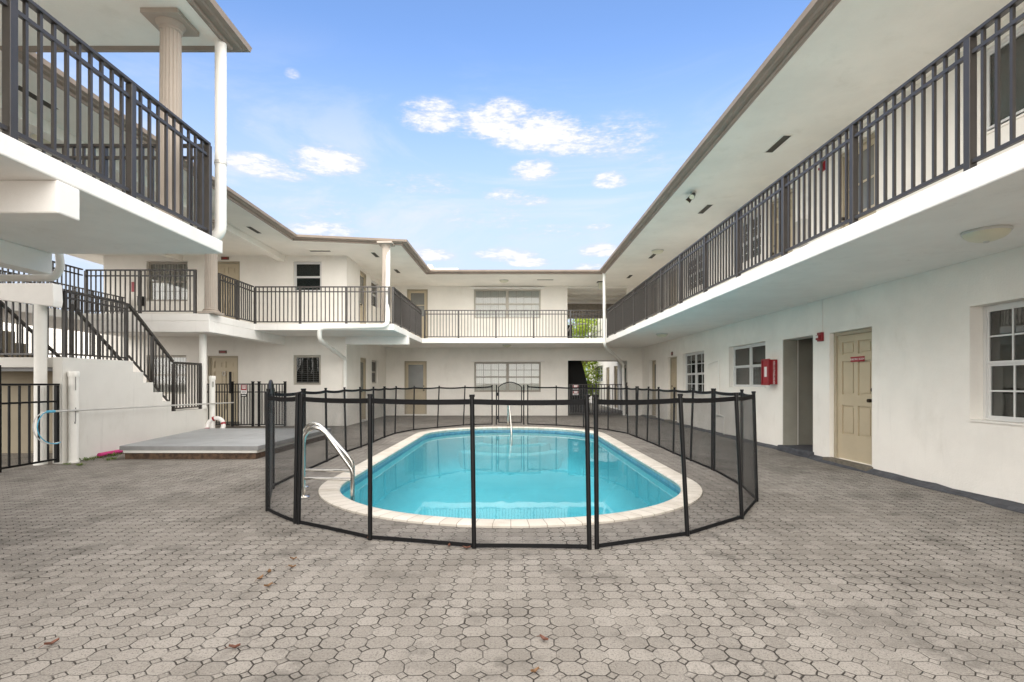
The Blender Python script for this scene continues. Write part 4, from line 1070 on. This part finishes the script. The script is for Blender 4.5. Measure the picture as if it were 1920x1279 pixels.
po = thing('rescue_pole', 'long silver pool pole with blue body hook resting along the stair wall', 'pole', (-7.0,8,.85))
MB().tube([(-7.03,7.95,.862),(-7.03,10.6,.836),(-7.02,13.25,.80)], .016, 10).build('shaft', 'alu', po, smooth=True)
for dx in (-.03, .03):
    pts = [(-7.03,7.97,.862)] + [(-7.03+dx*min(1,i/3), 7.95-.245*math.sin(math.pi*i/13)+.12*(i/13)**2, .862-.50*(1-math.cos(math.pi*i/13))/2) for i in range(1, 14)] + [(-7.03+dx*.3,8.16,.375)]
    MB().tube(pts, .0075, 8).build('hook', 'blue' if dx > 0 else 'whiteframe', po, smooth=True)
MB().tube([(-7.03,7.93,.862),(-7.03,8.06,.861)], .021, 10).build('sleeve', 'blue', po, smooth=True)

o = MB().tube([(-7.10,9.02,.055),(-7.12,9.7,.055),(-7.14,10.5,.055)], .034, 14).build('pool_noodle', 'pink', smooth=True, origin=(-7.12,9.8,.05))
tag(o, 'pink foam pool noodle lying along the foot of the stair wall', 'pool noodle')

# ------------------------------------------------------------------ downspouts
def smooth_path(pts, r=.10, n=5):
    P = [Vector(p) for p in pts]; out = [P[0]]
    for i in range(1, len(P)-1):
        a = (P[i-1]-P[i]); b = (P[i+1]-P[i]); q = min(r, a.length*.45, b.length*.45)
        s, e = P[i]+a.normalized()*q, P[i]+b.normalized()*q
        for k in range(n+1): t = k/n; out.append(s*(1-t)**2+P[i]*2*t*(1-t)+e*t*t)
    out.append(P[-1]); return out
def downspout(label, path, r=.055, clips=(), flat=1.0):
    o = thing('downspout', label, 'downspout', path[-1], 'white roof downspouts')
    MB().tube(smooth_path(path, .16), r, 16).build('pipe', 'pvc', o, smooth=True)
    for (p, ax) in clips:
        p = Vector(p); ax = Vector(ax); MB().tube([p-ax*.018, p+ax*.018], r+.006, 16).build('clip', 'alu', o, smooth=True)
    return o
downspout('white downspout at the corner of the near overhead balcony', [(-3.27,5.90,5.20),(-3.27,5.90,2.96),(-3.5,5.90,2.93),(-4.9,5.90,2.93)], .060, [((-3.27,5.90,3.78),(0,0,1))])
downspout('white downspout wrapping along the slab edge to the louvred window corner', [(-3.38,14.45,5.16),(-3.24,13.78,2.80),(-3.8,13.78,2.78),(-5.03,13.78,2.75),(-5.06,13.85,2.45),(-4.97,15.70,2.02),(-4.97,15.72,0.02)], .060)
downspout('white downspout at the rear corner with diagonal bend to the passage', [(3.30,18.40,5.20),(3.30,18.33,2.62),(4.45,20.68,2.05),(4.50,20.70,.02)], .055)
downspout('pale horizontal drain pipe with elbow under the near balcony', [(-9,5.93,2.49),(-5.18,5.93,2.49),(-5.10,5.93,2.60),(-5.10,5.90,2.80)], .040)

# ------------------------------------------------------------------ ceiling lamps, vents, alarms, extinguisher box
def ceiling_lamp(x, y, z, r, label):
    o = thing('ceiling_lamp', label, 'ceiling lamp', (x, y, z), 'round dome lamps on the soffits')
    MB().lathe([(r*1.02,-.001),(r*1.04,-.018),(r*1.0,-.026)], (x,y,z), 32).build('ring', 'alu', o, smooth=True)
    MB().lathe([(r*.98,-.022),(r*.93,-.045),(r*.75,-.075),(r*.45,-.095),(r*.12,-.102)], (x,y,z), 32).build('dome', 'lamp', o, smooth=True)
    MB().lathe([(.025,-.1),(.02,-.112)], (x,y,z), 10).build('finial', 'alu', o, smooth=True)
    return o
ceiling_lamp(4.37, 4.80, 2.70, .175, 'big round dome lamp under the balcony near the gridded window')
ceiling_lamp(4.32, 14.9, 2.70, .16, 'round dome lamp under the long balcony above the lower white window')
ceiling_lamp(-.13, 19.2, 2.70, .16, 'round dome lamp under the rear balcony above the brown window')
ceiling_lamp(4.28, 15.2, 5.15, .17, 'round dome lamp on the roof soffit above the longest railing')
ceiling_lamp(-.24, 19.6, 5.15, .17, 'round dome lamp on the soffit over the rear upper window')
ceiling_lamp(-7.3, 8.2, 5.15, .17, 'round dome lamp on the soffit seen through near railing bars')
ceiling_lamp(3.1, 1.9, 5.15, .15, 'round dome lamp on the soffit cut by the top edge') if False else None
def soffit_vent(x, y, along_y, label):
    o = thing('soffit_vent', label, 'vent', (x, y, 5.15), 'dark slotted vents in the roof soffit')
    w, l = (.062, .30) if along_y else (.30, .062)
    z1 = 5.149
    f = MB(); b = .012
    f.box(x-w-b, x-w, y-l-b, y+l+b, z1-.008, z1).box(x+w, x+w+b, y-l-b, y+l+b, z1-.008, z1).box(x-w, x+w, y-l-b, y-l, z1-.008, z1).box(x-w, x+w, y+l, y+l+b, z1-.008, z1)
    f.build('frame', 'soffit', o)
    MB().box(x-w, x+w, y-l, y+l, z1-.003, z1).build('grille', 'vent', o)
    return o
for k, y in enumerate((8.42, 11.57, 15.85, 18.9)):
    soffit_vent(4.31, y, True, ['dark soffit vent nearest the top of the long wing, biggest one', 'dark soffit vent just beyond the twin floodlight', 'dark soffit vent beside the round soffit lamp', 'small dark soffit vent above the rear end of the long wing'][k])
soffit_vent(1.3, 19.5, False, 'wide dark vent over the rear upper window')
soffit_vent(-5.55, 15.25, False, 'wide dark vent above the small dark teal window')
soffit_vent(-4.06, 15.7, True, 'dark vent beside the hidden corner column')
soffit_vent(-3.9, 18.0, True, 'dark vent just above the rear upper tan door')
soffit_vent(-6.45, 13.15, True, 'dark vent above the short receding railing of the stair wing')
soffit_vent(-6.4, 7.05, True, 'dark vent seen between the near railing bars')

fl = thing('floodlight', 'small twin floodlight on the long wing soffit', 'floodlight', (3.69,10.54,5.15))
MB().lathe([(.06,-.001),(.06,-.03),(.045,-.04)], (3.69,10.54,5.15), 18).build('base', 'alu', fl, smooth=True)
for s in (-1, 1):
    c = Vector((3.66,10.54+s*.07,5.06)); d = Vector((-.55,-.2+s*.5,-.7)).normalized()
    MB().tube([Vector((3.69,10.54,5.11)), c], .014, 8).build('arm', 'alu', fl, smooth=True)
    MB().tube([c-d*.05, c-d*.03, c+d*.04, c+d*.09], .038, 14, taper=1.45).build('head', 'bronze', fl, smooth=True)
    MB().tube([c+d*.091, c+d*.094], .050, 14).build('lens', 'lamp', fl)
la = thing('lantern', 'square hanging lantern over the upper passage opening', 'lantern', (3.42,19.9,5.15))
MB().box(3.30,3.54,19.78,20.02,5.12,5.149).build('top_plate','bronze',la,bevel=.006); f = MB()
for dx in (-.075,.065):
    for dy in (-.075,.065): f.box(3.42+dx,3.42+dx+.012,19.9+dy,19.9+dy+.012,4.87,5.12)
f.box(3.34,3.50,19.82,19.98,4.855,4.87); f.build('frame','alu',la); MB().box(3.36,3.48,19.84,19.96,4.87,5.12).build('glass','lamp',la)

def alarm(y, z, label, conduit=None):
    o = thing('fire_alarm', label, 'fire alarm', (5.25, y, z), 'red fire alarms on the long wing')
    MB().fbox(FR, yu(y-.062), yu(y+.062), .001, .05, z-.075, z+.075).build('body', 'red', o, bevel=.008)
    MB().fbox(FR, yu(y-.045), yu(y+.045), .0505, .085, z-.055, z+.03).build('horn', 'red', o, bevel=.01)
    MB().fbox(FR, yu(y-.03), yu(y+.03), .0855, .092, z-.02, z+.02).build('strobe', 'whiteplate', o)
    if conduit: MB().tube([FR.p(yu(y-.02), .014, z+.074), FR.p(yu(y-.02), .014, conduit)], .011, 8).build('conduit', 'pvc', o, smooth=True)
    return o
alarm(8.81, 2.075, 'red fire alarm with conduit between dark doorway and utility door', 2.70)
alarm(8.74, 4.92, 'red fire alarm glimpsed through the upper balcony railing', 5.15)
u_ = thing('utility_box', 'grey utility box fixed to the upper wall behind the railing', 'utility box', (5.2,9.35,4.0)); MB().fbox(FR, yu(9.22), yu(9.46), .001, .12, 3.75, 4.2).build('body','alu',u_,bevel=.008); MB().fbox(FR, yu(9.235), yu(9.445), .1205, .13, 3.77, 4.18).build('lid','beigeframe',u_)

ex = thing('extinguisher_box', 'red fire extinguisher box between the white slider window and dark doorway', 'extinguisher box', (5.25,10.38,1.5))
MB().fbox(FR, yu(10.27), yu(10.55), .001, .155, 1.27, 1.76).build('case', 'red', ex, bevel=.006)
MB().frame(FR, yu(10.255), yu(10.565), .1555, .185, 1.255, 1.775, .035).build('door_rim', 'red', ex, bevel=.004)
MB().fbox(FR, yu(10.30), yu(10.52), .156, .168, 1.30, 1.73).build('pane', 'redplate', ex)
MB().fbox(FR, yu(10.36), yu(10.46), .1682, .170, 1.42, 1.62).build('sticker', 'whiteplate', ex)
lettering('FIRE EXTINGUISHER', .052, ex, 'whiteplate', (5.25-.075, 10.2655, 1.50), (R(90), R(90), 0))

# pipe with a curl on the long wing wall
pi_ = thing('wall_pipe', 'thin white wall pipe with hooked top between the two lower white windows', 'pipe', (5.23,13.2,0))
F_ = lambda y, d, z: FR.p(yu(y), d, z)
MB().tube(smooth_path([F_(13.75,.09,1.68),F_(13.70,.06,1.80),F_(13.1,.03,1.86),F_(13.06,.03,.55),F_(13.06,.03,.50)], .08), .013, 8).build('pipe', 'pvc', pi_, smooth=True)
MB().tube([F_(13.0,.05,.50),F_(13.5,.05,.48)], .016, 8).tube([F_(12.72,.05,.47),F_(12.72,.05,.03)], .016, 8).tube([F_(12.72,.05,.47),F_(13.06,.04,.5)], .016, 8).build('valve', 'pvc', pi_, smooth=True)

plaque(FL, lu(-8.62), 5.065, 'dark number plaque over the upper landing door', .24, .09)
plaque(FL, lu(-8.69), 2.235, 'dark number plaque over the lower six-panel door', .24, .09)
plaque(FR, yu(16.95), 2.25, 'dark number plaque over the tan door on the long wing', .16, .12)
rp = thing('red_notice', 'small red notice on the wall beside the upper curtained window', 'sign', (-11.2,15.79,4.2)); MB().fbox(FL, lu(-11.45), lu(-11.33), .001, .012, 4.05, 4.35).build('plate','redplate',rp)
mb = thing('mailbox', 'small black box on the wall beside the upper curtained window', 'mailbox', (-11.1,15.7,3.7)); MB().fbox(FL, lu(-11.22), lu(-11.06), .001, .09, 3.62, 3.88).build('body','black',mb,bevel=.01); MB().fbox(FL, lu(-11.23), lu(-11.05), .001, .10, 3.881, 3.90).build('lid','black',mb)

# ------------------------------------------------------------------ beyond the passage
sd = thing('staircase', 'dark stair flight in the passage behind the notices', 'staircase', (2.8,22.5,0))
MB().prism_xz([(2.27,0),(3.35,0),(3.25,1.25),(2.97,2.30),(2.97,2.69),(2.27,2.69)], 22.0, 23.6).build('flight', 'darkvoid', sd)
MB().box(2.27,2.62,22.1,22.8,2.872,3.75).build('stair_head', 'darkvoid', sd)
MB().tube([(2.27,21.9,3.2),(2.55,21.9,3.75),(3.2,21.9,3.78)], .022, 8).build('handrail', 'whiteframe', sd, smooth=True)
MB().tube([(2.75,21.92,3.0),(3.9,21.92,3.55)], .018, 8).build('handrail', 'whiteframe', sd, smooth=True)
bw = thing('boundary_wall', 'pale rendered boundary wall beyond the open walkway', 'wall', (-22,24,0))
MB().box(-45,-12.6,26.5,26.7,-.05,4.6).build('wall','stucco',bw); MB().box(-45,-12.6,26.45,26.75,4.601,4.70).build('coping','taupe_light',bw)

def tree(x, y, h, cr, n, label, seed, low=.25):
    random.seed(seed)
    o = thing('tree', label, 'tree', (x, y, 0), 'trees beyond the passage')
    tr = MB(); tr.tube([(x,y,-.1),(x+.06,y,h*.25),(x-.05,y+.1,h*.55)], .16, 10, taper=.55)
    tips = []
    for k in range(9):
        a = k*2.4; b = Vector((x,y,h*(.25+.03*k))); e = b+Vector((math.cos(a)*cr*.7, math.sin(a)*cr*.7, h*.30*random.uniform(.5,1)))
        tr.tube([b, b.lerp(e,.5)+Vector((0,0,.1)), e], .06, 6, taper=.3); tips.append(e)
    tr.build('trunk', 'bark', o, smooth=True)
    vs = []; fs = []; cl = []
    for k in range(46):
        a = random.uniform(0, 6.28); rr = cr*math.sqrt(random.random()); z = h*random.uniform(low, 1)
        rr *= math.sqrt(max(.12, 1-((z/h-.6)/.5)**2)); cl.append(Vector((x+rr*math.cos(a), y+rr*math.sin(a), z)))
    for k in range(n):
        c = random.choice(cl); p = c+Vector((random.gauss(0,.30), random.gauss(0,.30), random.gauss(0,.22)))*(cr/2.2)
        d = Vector((random.gauss(0,1), random.gauss(0,1), random.gauss(0,.6))).normalized(); s = Vector((random.gauss(0,1), random.gauss(0,1), random.gauss(0,1))).cross(d).normalized()
        l = random.uniform(.07,.13); w_ = l*.45; i = len(vs)
        vs += [p-d*l, p+s*w_, p+d*l, p-s*w_]; fs.append((i,i+1,i+2,i+3))
    MB().add(vs, fs).build('crown', 'leaves', o, fix=False)
tree(4.2, 31.5, 5.4, 2.2, 5200, 'yellow green tree seen through the passage, nearer of two', 11, .12)
tree(6.3, 37.0, 6.0, 2.4, 4200, 'leafy tree behind the first one beyond the passage', 12, .1)

# ------------------------------------------------------------------ leaves and weeds on the paving
random.seed(21)
def gp(u, v): Y = 1274/(v-718); return ((u-957)/980*Y, Y)
spots = [(97,1211,'leafred','curled rust leaf lying alone near the front edge of the paving'),(503,1102,'leafdry','orange leaf, lowest of the loose cluster on the paving'),(488,1088,'leafdry','thin ochre leaf inside the loose cluster on the paving'),
         (505,1076,'leafdry','small tan leaf at the middle of the loose cluster'),(550,1051,'leafdry','tan leaf topmost of the loose cluster'),(548,1066,'leafdry','ochre leaf second from the top of the loose cluster'),
         (1003,1264,'leafdry','peach leaf with dark stalk on the front centre paving'),(690,1011,'leafred','dark red leaf under the mesh fence beside a post'),(842,1026,'leafred','rust leaf under the front mesh run'),(875,1030,'leafred','rust leaf beside the third front fence post'),
         (1020,1203,'leafred','small dark twig-like leaf on the front paving'),(440,1218,'leafred','slim dark leaf between octagon stones')]
for (u, v, mt, lb) in spots:
    x, y = gp(u, v); a = random.uniform(0, 6.28); L = random.uniform(.022,.034); W = L*.45
    o = MB(); n = 6; vs = []; fs = []
    for i in range(n+1):
        t = i/n; ww = W*math.sin(math.pi*min(.98, t*.95+.03)); lx = (t-.5)*2*L; zc = .006+.012*abs(t-.5)*2
        for s in (-1, 0, 1):
            px, py = lx, s*ww; vs.append((x+px*math.cos(a)-py*math.sin(a), y+px*math.sin(a)+py*math.cos(a), zc+abs(s)*.010))
    for i in range(n):
        for j in range(2): fs.append((i*3+j, i*3+j+1, (i+1)*3+j+1, (i+1)*3+j))
    o.add(vs, fs); e = Vector((x-L*math.cos(a), y-L*math.sin(a), .018)); o.tube([e, e-Vector((math.cos(a)*L*.7, math.sin(a)*L*.7, .008))], .0012, 5)
    tag(o.build('fallen_leaf', mt, origin=(x,y,0), fix=False), lb, 'leaf', 'dry leaves fallen on the paving')
for k, (x, y, s, lb) in enumerate(((-7.06,8.72,.9,'weed tuft at the foot of the capped pipe post'),(-7.05,9.25,1.0,'weed tuft at the near end of the pink noodle'),(-7.12,9.02,.7,'small weed tuft between pipe post and pink noodle'),(-6.7,8.75,.8,'weed tuft at the corner of the grey platform'),(-6.75,8.2,.6,'flat weed patch on the paving near the stair wall'),(-7.0,8.25,.5,'tiny weed in front of the side gate'))):
    m = MB()
    for i in range(46):
        a = random.uniform(0,6.28); r = random.uniform(0,.11)*s; b = Vector((x+r*math.cos(a)*1.3, y+r*math.sin(a), .002)); t = b+Vector((math.cos(a)*.05*s, math.sin(a)*.05*s, random.uniform(.02,.075)*s)); sd_ = Vector((-math.sin(a), math.cos(a), 0))*.009*s
        md = b.lerp(t,.6)+Vector((0,0,.012)); m.add([b, md+sd_, t, md-sd_], [(0,1,2,3)])
    tag(m.build('weed', 'weed', origin=(x,y,0), fix=False), lb, 'weed', 'weeds by the stair wall')

# ------------------------------------------------------------------ render quality of the transparent mesh and water
scene.render.engine = 'CYCLES'
scene.cycles.transparent_max_bounces = 24
scene.cycles.max_bounces = 10
scene.cycles.diffuse_bounces = 6
scene.cycles.caustics_reflective = False
scene.cycles.caustics_refractive = False
